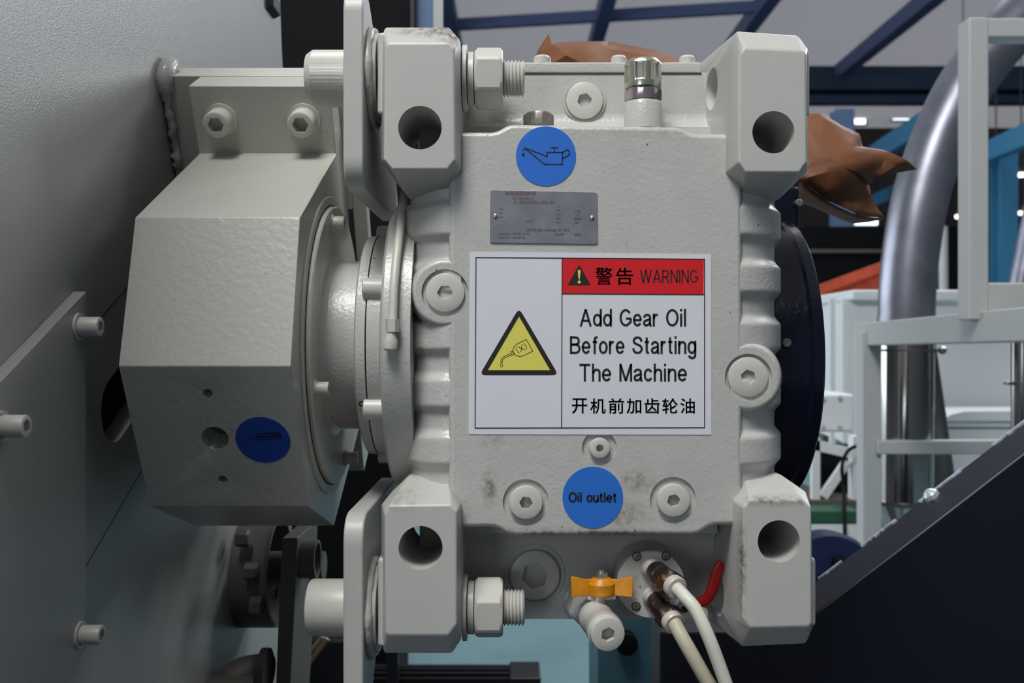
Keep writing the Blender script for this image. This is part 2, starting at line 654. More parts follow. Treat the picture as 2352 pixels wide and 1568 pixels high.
# clerestory opening and loading door behind the camera
ct = [MB().box(-5.5, 1.0, -5.5, -4.5, 5.6, 6.6).build('cutter', 'dark_gap', smooth=0), MB().box(-3.4, -1.9, -5.5, -4.5, -.1, 2.1).build('cutter', 'dark_gap', smooth=0)]
apply_cut(wf, ct)
drop(ct)
wb = struct(MB().box(-14, 16, 26, 26.2, 0, ZR).build('wall_back', 'far_wall', smooth=0))
wlf = struct(MB().box(-6.2, -6, -9, 27, 0, ZR).build('wall_left', 'side_clad', smooth=0))
ct = [MB().box(-6.5, -5.5, 2.5, 13, -.1, 6.0).build('cutter', 'dark_gap', smooth=0)]
apply_cut(wlf, ct)      # wide loading door on the left side of the hall
drop(ct)
struct(MB().box(16, 16.2, -9, 27, 0, ZR).build('wall_right', 'side_clad', smooth=0))
for x in (-3.9, -1.12, 1.63, 4.38, 7.13, 9.9, 12.6):
    MB().box(x - .12, x + .12, -1.5, 20.6, ZR - .3, ZR).build('purlin', 'purlin', roof, smooth=0)
a = P(960, 51, 17.0)
b = P(1760, -4, 15.9)
a.z = b.z = ZR - .12
MB().bar(a, b, .12, .2).build('brace', 'purlin', roof, smooth=0)
# deep girder below the roof at the far end
g = MB()
g.pbox(1500, 3100, 172, 205, 19.6, 19.9).pbox(1500, 3100, 218, 236, 19.6, 19.9)
g.build('girder', 'truss', roof, smooth=0)
MB().pbox(1500, 3100, 150, 232, 19.95, 20.1).build('girder_web', 'truss', roof, smooth=0)
# far windows
k = 1
for (x0, x1, y0, y1) in ((2052, 2146, 246, 274), (1948, 1988, 256, 284), (1872, 1914, 260, 286), (1952, 2016, 502, 516), (2180, 2260, 250, 276)):
    o = struct(MB().pbox(x0, x1, y0, y1, 24.9, 24.95).build('window_%d' % k, 'window', smooth=0))
    MB().pbox(x0 - 4, x1 + 4, y0 - 4, y1 + 4, 24.96, 25.05).build('window_frame', 'truss', o, smooth=0)
    k += 1
# columns and crane beams
def column(px, wpx, Y, m, label, py0=250):
    o = thing('steel_column', label, 'column', (P(px, 700, Y).x, Y, 0))
    a = P(px - wpx / 2, py0, Y)
    b = P(px + wpx / 2, py0, Y)
    MB().box(a.x, b.x, Y, Y + .02, 0, a.z).build('flange', m, o, smooth=0)
    c = (a.x + b.x) / 2
    MB().box(c - .012, c + .012, Y + .02, Y + .22, 0, a.z).build('web', m, o, smooth=0)
    MB().box(a.x, b.x, Y + .22, Y + .24, 0, a.z).build('flange', m, o, smooth=0)


column(1940, 46, 14, 'steel_pale', 'pale blue steel column rising behind the orange hopper')
column(2318, 42, 10, 'steel_blue', 'bright blue steel column seen through the pale square frame', 330)
column(2405, 60, 12, 'steel_blue', 'blue steel column at the right edge of the photo')
for (p0, p1, wd, m, lab) in (
        (P(2150, 268, 11), P(1850, 455, 20), .28, 'steel_blue', 'blue crane beam running away above the wrapping paper'),
        (P(2420, 285, 8), P(1990, 470, 17), .22, 'steel_blue', 'blue crane beam passing behind the tall pale square frame')):
    o = MB().bar(p0, p1, wd * .6, wd).build('crane_beam', m, smooth=0)
    tag(o, lab, 'beam')
for i, (x, y, r, mm, lab) in enumerate((
        (2212, 408, 8, 'lamp', 'small white lamp glowing left of the pale square frame, upper'),
        (2288, 405, 8, 'lamp', 'small white lamp inside the pale square frame, upper left'),
        (2345, 398, 10, 'lamp', 'small white lamp inside the pale square frame, upper right'),
        (2206, 494, 10, 'lamp', 'white lamp left of the pale square frame, lower'),
        (2287, 488, 9, 'lamp', 'white lamp inside the pale square frame, lower left'),
        (2346, 486, 9, 'lamp', 'white lamp inside the pale square frame, lower right'),
        (2154, 648, 7, 'lamp_warm', 'dim warm lamp just right of the metal duct'),
        (2214, 617, 7, 'lamp_warm', 'dim orange lamp beside the lower frame post'),
        (2213, 652, 9, 'lamp', 'white lamp low beside the frame post above the white bin'))):
    c = P(x, y, 15.5 + i * 1.05)
    r *= (D + 15.5 + i * 1.05) / 23
    o = thing('hanging_lamp', lab, 'lamp', c)
    MB().lathe(c, (0, 0, 1), [(-.06, .09 * r / 8), (0, .10 * r / 8)], 12).build('diffuser', mm, o)
    MB().cyl(c + V((0, 0, .1)), V((c.x, c.y, ZR)), .012, 6).build('rod', 'dark_grey', o)
    MB().lathe(c, (0, 0, 1), [(0.001, .105 * r / 8), (.06, .08 * r / 8), (.12, .03)], 12).build('shade', 'dark_grey', o)

# =================================================================== BACKGROUND MACHINES (right)
# big white bin
t = thing('white_bin', 'large white steel bin with a folded rim behind the duct', 'bin', (P(2200, 900, 3.6).x, 3.6, 0))
m_ = MB()
a = P(1905, 690, 3.9)
b = P(2700, 690, 3.2)
zt = a.z
zb = P(1905, 1010, 3.9).z
poly = [(P(1872, 690, 4.4).x, 4.4, zb), (P(1950, 690, 3.7).x, 3.7, zb), (P(2700, 690, 3.7).x, 3.7, zb), (P(2700, 690, 5.2).x, 5.2, zb), (P(1872, 690, 5.2).x, 5.2, zb)]
m_.prism(poly, (0, 0, zt - zb))
m_.build('body', 'white_mach', t, smooth=0)
m_ = MB()
poly2 = [(p[0] + (-.04 if i in (0, 4) else 0), p[1] - (.05 if i < 3 else 0), zt - .01) for i, p in enumerate(poly)]
m_.prism(poly2, (0, 0, .05)).build('rim', 'white_mach', t, bevel=.008)
m_ = MB()
for x in (1908, 1938, 1958):
    a = P(x, 800, 3.72)
    m_.box(a.x - .012, a.x + .012, 3.69, 3.71, zb, zt)
m_.build('stiffener', 'white_mach', t, smooth=0)
# gearbox-like white box with bolts low down
t = thing('white_junction_housing', 'white bolted housing under the bin corner, beside the navy drum', 'housing', P(1930, 990, 2.9))
MB().pbox(1868, 1962, 905, 992, 2.9, 3.3).build('body', 'white_mach', t, bevel=.01)
for (x, y) in ((1890, 915), (1928, 913), (1890, 980), (1928, 981)):
    c = P(x, y, 2.9)
    MB().cyl(c, c + V((0, -.015, 0)), .009, 8).build('bolt', 'frame', t)
# A-frame under it
t = thing('support_stand', 'white angled stand under the bolted housing', 'stand', (P(1910, 1100, 2.8).x, 2.85, 0))
zf = P(1900, 1160, 2.8).z
MB().bar(P(1872, 1160, 2.8), P(1872, 1005, 2.8), .03, .03).build('post', 'white_mach', t, smooth=0)
MB().bar(P(1890, 1140, 2.8), P(1945, 1060, 2.8), .03, .03).build('brace', 'white_mach', t, smooth=0)
MB().bar(P(1845, 1015, 2.8), P(1975, 1045, 2.8), .03, .04).build('top_rail', 'white_mach', t, smooth=0)
MB().bar(P(1966, 1200, 2.8), P(1966, 1000, 2.8), .06, .04).build('post', 'white_mach', t, smooth=0)
MB().pbox(1840, 1990, 1150, 1172, 2.75, 3.1).build('base_plate', 'dark_grey', t, smooth=0)
MB().pbox(1885, 1960, 1020, 1150, 2.95, 3.0).build('motor_body', 'black_mach', t, bevel=.01)
o = MB().tube([P(1974, 1022, 2.7), P(1948, 1035, 2.7), P(1934, 1070, 2.7), P(1938, 1120, 2.7), P(1940, 1200, 2.55), P(1942, 1300, 2.53), V((P(1944, 1300, 2.53).x, 2.53, .007))], .007, 8, 6).build('black_cable', 'black_mach')
tag(o, 'thin black cable hanging down the white stand', 'cable')
o = MB().pbox(1800, 1975, 1172, 1203, 2.6, 3.4).build('green_pallet', 'green', bevel=.006)
tag(o, 'dark green pallet edge beside the lower right lug', 'pallet')
o = MB().pbox(1850, 1990, 1204, 1240, 2.6, 3.4).build('pale_plinth', 'white_mach', smooth=0)
tag(o, 'pale plinth under the green pallet', 'plinth')
# white base behind
t = thing('white_base_unit', 'bluish white machine base with curved top behind the lower rail', 'machine', (P(2250, 1000, 3.3).x, 3.3, 0))
MB().pbox(2158, 2700, 965, 1135, 3.3, 3.65).build('body', 'white_mach', t, smooth=0)
m_ = MB()
pr = [(2160, 966), (2185, 952), (2215, 945), (2300, 944), (2500, 944), (2500, 966)]
m_.prism([P(x, y, 3.28) for x, y in pr], (0, .3, 0)).build('curved_cover', 'white_mach', t)
MB().pbox(2158, 2600, 981, 984, 3.295, 3.31).build('seam', 'dark_grey', t, smooth=0)
# orange hopper
m_ = MB()
m_.prism([P(1885, 668, 5.4), P(2032, 612, 5.4), P(2130, 575, 5.4), P(2130, 720, 5.4), P(1885, 720, 5.4)], (0, .5, 0))
t = thing('orange_hopper', 'rusty orange sloped hopper above the white bin', 'hopper', P(1980, 720, 5.4))
m_.build('body', 'rust', t, smooth=0)
for x in (1900, 2115):
    q = P(x, 715, 5.6)
    MB().box(q.x - .03, q.x + .03, 5.6, 5.66, 0, q.z).build('leg', 'dark_grey', t, smooth=0)
MB().bar(P(1880, 666, 5.36), P(2140, 570, 5.36), .05, .06).build('rim', 'rust', t, smooth=0)
# dark machinery behind the duct
o = thing('dark_machine', 'dark machine bulk with a thin grey pipe in shade behind the orange hopper', 'machine', (P(2200, 700, 12.5).x, 13, 0))
a = P(1850, 520, 12.5)
b = P(2700, 520, 12.5)
MB().box(a.x, b.x, 12.5, 13.5, 0, a.z).build('body', 'black_mach', o, smooth=0)
MB().pbox(1850, 2040, 572, 580, 12.42, 12.5).build('pipe', 'dark_grey', o, smooth=0)
# duct
t = thing('metal_duct', 'thick galvanised metal duct bending up to the right over a mirror steel tube', 'duct', (P(2085, 1200, 2.3).x, 2.3, 0))
Yd = 2.3
rd = 62 * (D + Yd) / F
path = [P(2082, 730, Yd), P(2084, 660, Yd), P(2092, 580, Yd), P(2108, 480, Yd), P(2135, 380, Yd), P(2172, 285, Yd), P(2222, 190, Yd), P(2290, 100, Yd), P(2380, 10, Yd), P(2500, -80, Yd)]
MB().tube(path, rd, 32, 8).build('bend', 'duct', t)
MB().cyl(P(2080, 1152, Yd), P(2082, 726, Yd), rd * .97, 40).build('tube', 'inox', t)
c0 = P(2082, 730, Yd)
MB().lathe(c0, (0, 0, 1), [(-.012, rd * .97), (-.012, rd * 1.03), (.006, rd * 1.03), (.006, rd)], 40).build('collar', 'duct', t)
c1 = P(2081, 804, Yd)
MB().lathe(c1, (0, 0, 1), [(-.004, rd * 1.12), (.004, rd * 1.12)], 40).build('clamp_ring', 'inox_dull', t)
MB().tube([c1 + V((rd * 1.1, -.02, 0)), c1 + V((rd * 1.35, -.02, 0))], .006, 8).build('clamp_screw', 'inox_dull', t)
MB().lathe(c1 + V((rd * 1.25, -.02, -.014)), (0, 0, 1), [(0, .003), (.007, .014), (.021, .014), (.028, .003)], 8).build('wing_nut', 'inox_dull', t)
c2 = P(2080, 1152, Yd)
MB().lathe(c2, (0, 0, 1), [(-.006, rd * 1.15), (.006, rd * 1.15)], 40).build('bottom_ring', 'inox_dull', t)
MB().lathe(c2 + V((0, 0, -.006)), (0, 0, -1), [(0, rd * 1.05), (.09, rd * .62), (.3, rd * .62), (c2.z - .006, rd * .62)], 40).build('cone', 'inox', t)
o = MB().cyl(P(2165, 1140, 2.45), P(2110, 760, 2.45), .05, 24).build('inclined_tube', 'inox_dull')
tag(o, 'leaning steel tube just behind the mirror steel tube', 'tube')
t = thing('mirror_tube', 'slim mirror steel tube at the right edge above the navy guard', 'tube', (P(2345, 900, 2.2).x, 2.2, 0))
MB().cyl(V((P(2348, 900, 2.2).x, 2.2, 0)), P(2348, 780, 2.2), 24 * (D + 2.2) / F, 24).build('tube', 'inox', t)
MB().lathe(P(2348, 880, 2.2), (0, 0, 1), [(-.005, .055), (.005, .055)], 24).build('clamp_ring', 'inox_dull', t)
o = MB().cyl(P(2330, 720, 4.5), P(2385, 440, 4.5), .06, 20).build('leaning_pipe', 'duct')
tag(o, 'grey pipe leaning inside the pale square frame', 'pipe')
o = MB().cyl(V((P(2170, 680, 8).x, 8, 0)), P(2166, 520, 8), .04, 12).build('grey_post', 'frame')
tag(o, 'thin pale post between the duct and the square frame', 'post')
# pale steel platform frame
t = thing('platform_frame', 'pale grey square-tube platform frame with a rail and corner post', 'frame', (P(2005, 1240, 2.2).x, 2.2, 0))
Xp = P(2010, 790, 2.2).x
MB().bar(V((Xp, 2.25, 0)), P(2008, 760, 2.2) + V((0, .05, 0)), .062, .062).build('post', 'frame', t, bevel=.004)
e0 = P(1992, 768, 2.3)
e1 = P(2420, 742, 1.05)
MB().bar(e0, e1, .05, .075).build('beam', 'frame', t, bevel=.004)
MB().bar(P(2010, 1026, 2.22), P(2420, 1026, 2.22), .04, .045).build('rail', 'frame', t, bevel=.004)
# upright square frame
t = thing('square_frame', 'tall pale grey square-tube frame at the right edge', 'frame', P(2245, 720, 1.35))
Yq = 1.35
wq = 46 * (D + Yq) / F
xa = P(2249, 60, Yq).x
zt_ = P(2249, 62, Yq).z
zb_ = P(2249, 682, Yq).z
wz = .068
MB().box(xa - wq / 2, xa + wq / 2, Yq, Yq + .06, zb_ - wz / 2 - .02, zt_ + wq / 2).build('post', 'frame', t, bevel=.004)
MB().box(xa + wq / 2 - .004, xa + .5 - wq + .004, Yq + .002, Yq + .058, zt_ - wq / 2, zt_ + wq / 2 - .001).build('top_bar', 'frame', t, bevel=.004)
MB().box(xa + wq / 2 - .004, xa + .5 - wq + .004, Yq + .002, Yq + .058, zb_ - wz / 2, zb_ + wz / 2).build('bottom_bar', 'frame', t, bevel=.004)
MB().box(xa + .5 - wq, xa + .5, Yq, Yq + .06, zb_ - wz / 2, zt_ + wq / 2).build('post', 'frame', t, bevel=.004)
# navy wheel
c = P(1905, 1330, 1.5)
t = thing('navy_wheel', 'dull navy round wheel cover low behind the lower right lug', 'wheel', c)
MB().lathe(c, (0, -1, 0), [(-.06, .115), (0, .12), (.012, .112), (.016, .02)], 48).build('disc', mat('navy_wheel_paint', (20, 32, 70), .45), t)
MB().box(c.x - .05, c.x + .05, 1.51, 1.58, 0, c.z).build('stand', 'black_mach', t, smooth=0)
MB().box(c.x + .0, c.x + .035, 1.46, 1.5, c.z - .1, c.z + .06).build('slot_plate', 'black_mach', t, bevel=.004)

# =================================================================== NAVY GUARD (lower right)
t = thing('belt_guard', 'large dark navy sheet steel guard with a sloping chipped edge at lower right', 'guard', (.6, .353, 0))
Yg = .353
pg = [(1516, 1568 + 900), (1516, 1452), (1812, 1452), (1880, 1402), (2120, 1219), (2352, 1040), (2600, 860), (2600, 1568 + 900)]
pts = [P(x, y, Yg) for x, y in pg]
for q in pts:
    q.z = max(q.z, 0.02)
MB().prism(pts, (0, .085, 0)).build('panel', 'navy_dull', t, smooth=20, bevel=.0025)
MB().box(.2, 1.9, -2.6, .34, 0, .12).build('base_plate', 'navy_dull', t, bevel=.005)  # unseen dark slab added to cut light bounced up from the floor
m_ = MB()
random.seed(3)
up = V((-.6, 0, .8))
def edge_pt(px_, back):
    f = (px_ - 1880) / (2352 - 1880)
    p = P(1880, 1402, Yg).lerp(P(2352, 1040, Yg), f)
    return V((p.x, Yg + .085 * back, p.z))
for (s0, s1) in ((1.0, 1.35), (0.62, 0.85), (.32, .5), (.1, .22)):
    n = 14
    for i in range(n):
        f0 = s0 + (s1 - s0) * i / n
        f1 = s0 + (s1 - s0) * (i + 1) / n
        w0 = .006 + random.random() * .02
        p0 = edge_pt(1880 + f0 * 472, 1.0)
        p1 = edge_pt(1880 + f1 * 472, 1.0)
        nrm = V((-.607, 0, .795)) * .0022
        q = .002 + random.random() * .005
        m_.loft([[p0 + nrm, p0 + nrm + V((0, -q, 0)), p0 - nrm + V((0, -q, 0)), p0 - nrm],
                 [p1 + nrm, p1 + nrm + V((0, -q, 0)), p1 - nrm + V((0, -q, 0)), p1 - nrm]])
m_.build('bare_edge_chips', 'chip', t, smooth=0)['kind'] = 'stuff'
c = edge_pt(2192, .85) + V((-.0, 0, .004))
MB().lathe(c, (-.6, 0, .8), [(-.006, .012), (.002, .011), (.007, .006), (.009, .002)], 10).build('weld_blob', 'chip', t)

# =================================================================== BIG MACHINE SIDE (left)
XW = -.41
c28, s28 = cos(radians(28)), sin(radians(28))
CY, CZ = .17, ZC - .004              # shaft axis in Y,Z
def E(x, e1, e2):                    # bearing frame -> world
    return V((x, CY + e1 * c28 - e2 * s28, CZ + e1 * s28 + e2 * c28))
mach = thing('granulator_body', 'large grey painted machine side wall with bolted cover plate on the left', 'machine', (-.6, .4, 0))
far = [(1.683, .75), (1.69, .62), (1.705, .52), (1.73, .42), (1.76, .3), (1.78, 0), (1.78, -1.15)]
poly = [(XW, d - D, ZC + z) for d, z in far]
poly += [(XW, -.45, 0.0), (XW, -.45, ZC + .75)]
wl = MB().prism(poly, (-.02, 0, 0)).build('side_wall', 'wall_paint', mach, smooth=0)
seal = MB().prism([E(XW + .0005, -.26, .086), E(XW + .0005, .5, .086), E(XW + .0005, .5, -.1085), E(XW + .0005, -.26, -.1085)], (-.0006, 0, 0)).build('seal_plate', 'wall_paint', mach, smooth=0)
for e_ in (.0865, -.109):
    MB().prism([E(XW + .0007, -.26, e_ - .0007), E(XW + .0007, .4, e_ - .0007), E(XW + .0007, .4, e_ + .0007), E(XW + .0007, -.26, e_ + .0007)], (-.0008, 0, 0)).build('joint_line', 'grease', mach, smooth=0)
slot = []
for k in range(13):
    th = pi / 2 + pi * k / 12
    slot.append(E(XW + .03, -.118 + .034 * cos(th), -.012 + .034 * sin(th)))
slot += [E(XW + .03, .2, -.046), E(XW + .03, .2, .022)]
ct = MB().prism(slot, (-.08, 0, 0)).build('cutter', 'dark_gap', smooth=0)
apply_cut(wl, [ct])
apply_cut(seal, [ct])
drop([ct])
MB().box(XW - .25, XW - .021, -.1, .5, ZC - .2, ZC + .3).build('inner_chamber', 'black_mach', mach, smooth=0)
# the drum rim beyond the wall's far edge
m_ = MB()
m_.prism([(XW - .3, .775, ZC + 1), (XW - .005, .765, ZC + 1), (XW - .004, .79, ZC - .9), (XW - .3, .79, ZC - .9)], (0, .02, 0))
m_.build('rear_flange', 'wall_paint', mach, smooth=0)
MB().prism([P(600, -20, .68), P(628, -20, .68), P(628, 14, .68), P(612, 22, .68)], (0, .05, 0)).build('lifting_tab', 'dark_gap', mach, bevel=.002)
MB().box(-1.6, .17, -.55, .85, 0, .45).build('floor_bounce_block', 'navy_dull', mach, bevel=.01)  # added below the view to block floor light from the undersides
MB().box(-2.4, .17, -2.6, -.56, 0, .12).build('floor_bounce_slab', 'navy_dull', mach, bevel=.005)  # added dark slab out of view, keeps floor bounce off the machine
# bolted cover plate
XP = XW + .012
poly = [(.895, .047), (.895, -.285), (.849, -.303), (.80, -.32), (.55, -.42), (.55, -.133)]
cp = MB().prism([(XP, d - D, ZC + z) for d, z in poly], (-.0119, 0, 0)).build('cover_plate', 'wall_paint', mach, smooth=0, bevel=.0008)
for (d, z) in ((.879, .0136), (.745, -.066), (.882, -.270), (.66, -.25)):
    o_ = V((XP, d - D, ZC + z))
    MB().lathe(o_, (1, 0, 0), [(0, .0125), (.0022, .0125)], 24).build('washer', 'bolt_paint', cp)
    MB().lathe(o_ + V((.0022, 0, 0)), (1, 0, 0), [(0, .0095)] + plug_profile(.009, .0185, .001, .0055, .008), 36).build('bolt', 'bolt_paint', cp)
# bracket plate to which the bearing is bolted
MB().loft([[E(XW, .1695, .1), E(XW, .1695, .264), E(XW, .212, .264), E(XW, .212, .1)],
           [E(-.198, .1695, .1), E(-.198, .1695, .264), E(-.198, .212, .264), E(-.198, .212, .1)]]).build('bracket_plate', 'paint', mach, smooth=0, bevel=.0012)
MB().loft([[E(-.198, .173, .0), E(-.198, .173, .20), E(-.198, .20, .20), E(-.198, .20, .0)],
           [E(-.182, .176, .0), E(-.182, .176, .19), E(-.182, .20, .19), E(-.182, .20, .0)]]).build('bracket_edge_strip', 'paint', mach, smooth=0, bevel=.001)
MB().loft([[E(XW, .1695, -.3), E(XW, .1695, -.17), E(XW, .205, -.17), E(XW, .205, -.3)], [E(-.25, .1695, -.3), E(-.25, .1695, -.17), E(-.25, .205, -.17), E(-.25, .205, -.3)]]).build('bracket_plate', 'paint', mach, smooth=0, bevel=.0012)
random.seed(11)
path, rads = [], []
for i in range(44):
    t_ = i / 43
    p = E(XW + .006 + random.uniform(-.0012, .0012), .166 + random.uniform(-.001, .001), .262 - .2 * t_)
    path.append(p)
    rads.append((.0095 if i < 4 else .0052) + random.uniform(-.0016, .0016))
path = [E(XW + .009, .20, .27), E(XW + .009, .19, .273), E(XW + .007, .178, .27)] + path
rads = [.006, .0095, .0105] + rads
MB().tube(path, rads, 12).build('weld_bead', 'weld', mach, smooth=60)

# =================================================================== BEARING BLOCK
XL, XR = -.3624, -.2036
bb = thing('bearing_block', 'grey octagonal bearing block bolted to the bracket between wall and gearbox', 'bearing block', (-.283, CY, CZ - .2))
prof = [(.123, .185), (.123, .263), (.169, .263), (.169, -.263), (.123, -.263), (.123, -.187), (-.089, -.187), (-.19, -.081), (-.19, .08), (-.089, .187)]
body = MB().loft([[E(XL, *p) for p in prof], [E(XR, *p) for p in prof]]).build('housing', 'orange_peel', bb, smooth=0, bevel=.0012)
nf = E(0, -1, 0) - E(0, 0, 0)       # outward normal of the lower front face
p0 = E(0, -.19, 0)
cuts = []
for (x, y, r, dp) in ((477, 903, 11.5, .045), (494, 1006, 31, .034), (512, 1101, 11, .045)):
    c = ray(x, y, p0, nf)
    rr = r * (c.y + D) / F
    cuts.append(cutter(c - nf * -.01, c - nf * dp, rr, 32))
apply_cut(body, cuts)
drop(cuts)
c = ray(494, 1006, p0, nf)
MB().lathe(c - nf * .0335, nf, [(0, .0122), (.008, .0122), (.008, hexr(.008)), (.002, hexr(.008))], 36).build('recessed_plug', 'plug_steel', bb)
for (x) in (-.331, -.2365):
    c = E(x, .123, .225)
    ax = nf
    bo = MB().lathe(c, ax, [(0, .0185), (.003, .0185), (.003, .0158), (.0045, .0158)], 36).build('washer', 'bolt_paint', bb)
    bo = MB().lathe(c + ax * .003, ax, [(0, .0145)] + plug_profile(.0148, .021, .0018, .0092, .012, pi / 6), 36).build('bolt', 'bolt_paint', bb)
# round retaining cover on the right face
ca = V((XR, CY, CZ))
def ring_prof(r0, r1, h):
    return [(0, r0), (h, r0), (h, r1), (0, r1)]
MB().lathe(ca - V((.002, 0, 0)), (1, 0, 0), [(0, .167), (.0036, .167), (.0044, .166), (.0044, .157)], 72).build('groove_ring', 'paint', bb)
MB().lathe(ca, (1, 0, 0), [(0, .1555), (.006, .1555), (.0075, .154), (.0075, .14), (.005, .13), (.005, .06)], 72).build('retaining_cover', 'paint', bb)
MB().lathe(ca, (1, 0, 0), [(.0026, .1572), (.0029, .1572), (.0029, .155)], 72).build('gap_ring', 'dark_gap', bb)
for k in range(4):
    th = radians(108 + k * 90)
    c = ca + V((.0075, .14 * cos(th), .14 * sin(th)))
    MB().lathe(c, (1, 0, 0), [(0, .0095), (.002, .0095), (.002, .0072)] + plug_profile(.0072, .014, .0008, .004, .006), 36).build('cap_screw', 'bolt_paint', bb)
# blue round grease sticker
c = ray(604, 1010, p0, nf) + nf * .0004
ex = V((1, 0, 0))
ez = (E(0, 0, 1) - E(0, 0, 0))
fn = lambda u, v_, h=0: c + ex * u + ez * (-v_) + nf * h
sp = Print(fn)
sp.disc(0, 0, .0262, 56)
st = sp.build('grease_label', 'blue_dark', bb, 'blue round label with a grease gun pictogram')
def f2(u, v_):                      # u,v are photo pixels
    return ray(u, v_, c, nf) + nf * .0003
sp = Print(f2)
sp.stroke([(562, 1014), (572, 1007), (585, 1005)], 1.5)
sp.stroke([(585, 1007), (600, 1010), (646, 1006), (646, 1001), (608, 1003), (588, 1002)], 2.6)
sp.stroke([(590, 999), (612, 994), (643, 993), (644, 996), (610, 998)], 2.2)
sp.stroke([(588, 1003), (645, 1000)], 2.0)
sp.build('pictogram', 'navy_print', st)

# =================================================================== SHAFT COUPLING
cp_ = thing('shaft_coupling', 'grey sleeve and bolted flange joining the bearing block to the gearbox', 'coupling', (-.17, CY, CZ - .12))
ax = (1, 0, 0)
MB().lathe(V((XR + .005, CY, CZ)), ax, [(0, .102), (.003, .098), (.006, .0945), (.045, .0945)], 64).build('sleeve', 'casting', cp_)
fl = MB().lathe(V((-.160, CY, CZ)), ax, [(0, .09), (0, .119), (.002, .1225), (.0115, .1235), (.0115, .08)], 72).build('flange', 'casting', cp_)
MB().lathe(V((-.1485, CY, CZ)), ax, [(0, .1212), (.0014, .1212)], 72).build('flange_gap', 'dark_gap', cp_)
MB().lathe(V((-.1471, CY, CZ)), ax, [(0, .1), (0, .1235), (.0135, .1235), (.0155, .119), (.017, .1)], 72).build('counter_flange', 'casting', cp_)
hole_c = V((-.1535, CY, CZ)) + V((0, -.112, -.062)).normalized() * .1232
MB().lathe(hole_c, V((0, -.112, -.062)), [(-.001, .0032), (.0006, .0032), (.0006, .0022), (-.0008, .0022)], 20).build('set_screw_hole', 'dark_gap', cp_)
for (dY, dZ, py_) in ((-.112, .0, 655), (-.112, 0, 915), (-.02, 0, 525), (-.02, 0, 1062)):
    pass
for th in (152, 212, 92, 272, 32, 332):
    th_ = radians(th)
    c = V((-.152, CY + .123 * cos(th_), CZ + .123 * sin(th_)))
    MB().lathe(c, ax, [(0, .0095), (.0012, .0117), (.0205, .0117)], 32).build('bolt_head', 'bolt_paint', cp_)

# =================================================================== GEARBOX
gb = thing('gearbox', 'grey cast gearbox with four drilled corner lugs and a large warning label', 'gearbox', (.08, .18, ZC - .3))
YF = .025
# --- plug positions  (px, py, spot radius px, plug radius px, hex radius px, surface Y, proud)
PLUGS = [(1022, 672, 54, 45, 18, YF, -.001), (1719, 866, 54, 46.5, 18, YF, -.001),
         (1208, 1153, 53, 38, 15.5, YF, .004), (1546, 1148, 53, 37.5, 15.5, YF, .004), (1377, 1028, 40, 23.5, 9.5, YF, .004)]
face_px = [(1030, 302), (1140, 302), (1168, 284), (1562, 290), (1592, 306), (1705, 306), (1705, 1207), (1634, 1207), (1604, 1230), (1168, 1232), (1140, 1211), (1030, 1214)]
face = []
for (x, y) in face_px:
    q = P(x, y, YF)
    face.append(V((q.x, q.z)))
hb = MB()
rounded_prism(hb, fillet(face, .012, 5), YF, .12, .0055, 4)
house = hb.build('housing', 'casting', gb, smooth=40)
cuts = []
for (x, y, rs, rp, hx, Ys, pr) in PLUGS:
    c = P(x, y, Ys)
    cuts.append(cutter(c - V((0, .02, 0)), c + V((0, .0032 if pr > 0 else .0042, 0)), rs * (D + Ys) / F, 56))
apply_cut(house, cuts)
bosses = []
for i in (0, 1):
    x, y, rs, rp, hx, Ys, pr = PLUGS[i]
    c = P(x, y, Ys)
    r = 77 * (D + Ys) / F
    o = MB().lathe(c + V((0, .0002, 0)), (0, 1, 0), [(0, r - .0045), (.0008, r - .002), (.0024, r), (.012, r + .0035), (.05, r + .005)], 56).build('plug_boss', 'casting', gb)
    apply_cut(o, [cuts[i]])
drop(cuts)
# core block behind
core = MB()
zt_ = P(1200, 166, .1).z
zb_ = P(1200, 1421, .1).z
xa_, xb_ = -.098, .262
cr = fillet([V((xa_, zt_)), V((xb_, zt_)), V((xb_, zb_)), V((xa_, zb_))], .02, 5)
core.loft([[(p.x, .1, p.y) for p in cr], [(p.x, .33, p.y) for p in cr]])
core.build('core_casting', 'casting', gb, smooth=40)
# coves between core wall and ledge (upper and lower)
for (py_, sg) in ((300, 1), (1216, -1)):
    z0 = P(1200, py_, .1).z
    xs = (P(1064, py_, .1).x, P(1640, py_, .1).x)
    pr = []
    for k in range(7):
        a_ = pi / 2 * k / 6
        pr.append((.1 - .018 * (1 - sin(a_)), z0 + sg * .018 * (1 - cos(a_))))
    pr += [(.105, z0 + sg * .018), (.105, z0 - sg * .02), (.082, z0 - sg * .02)]
    MB().loft([[(xs[0], y_, z_) for y_, z_ in pr], [(xs[1], y_, z_) for y_, z_ in pr]]).build('cove_fillet', 'casting', gb, smooth=40)
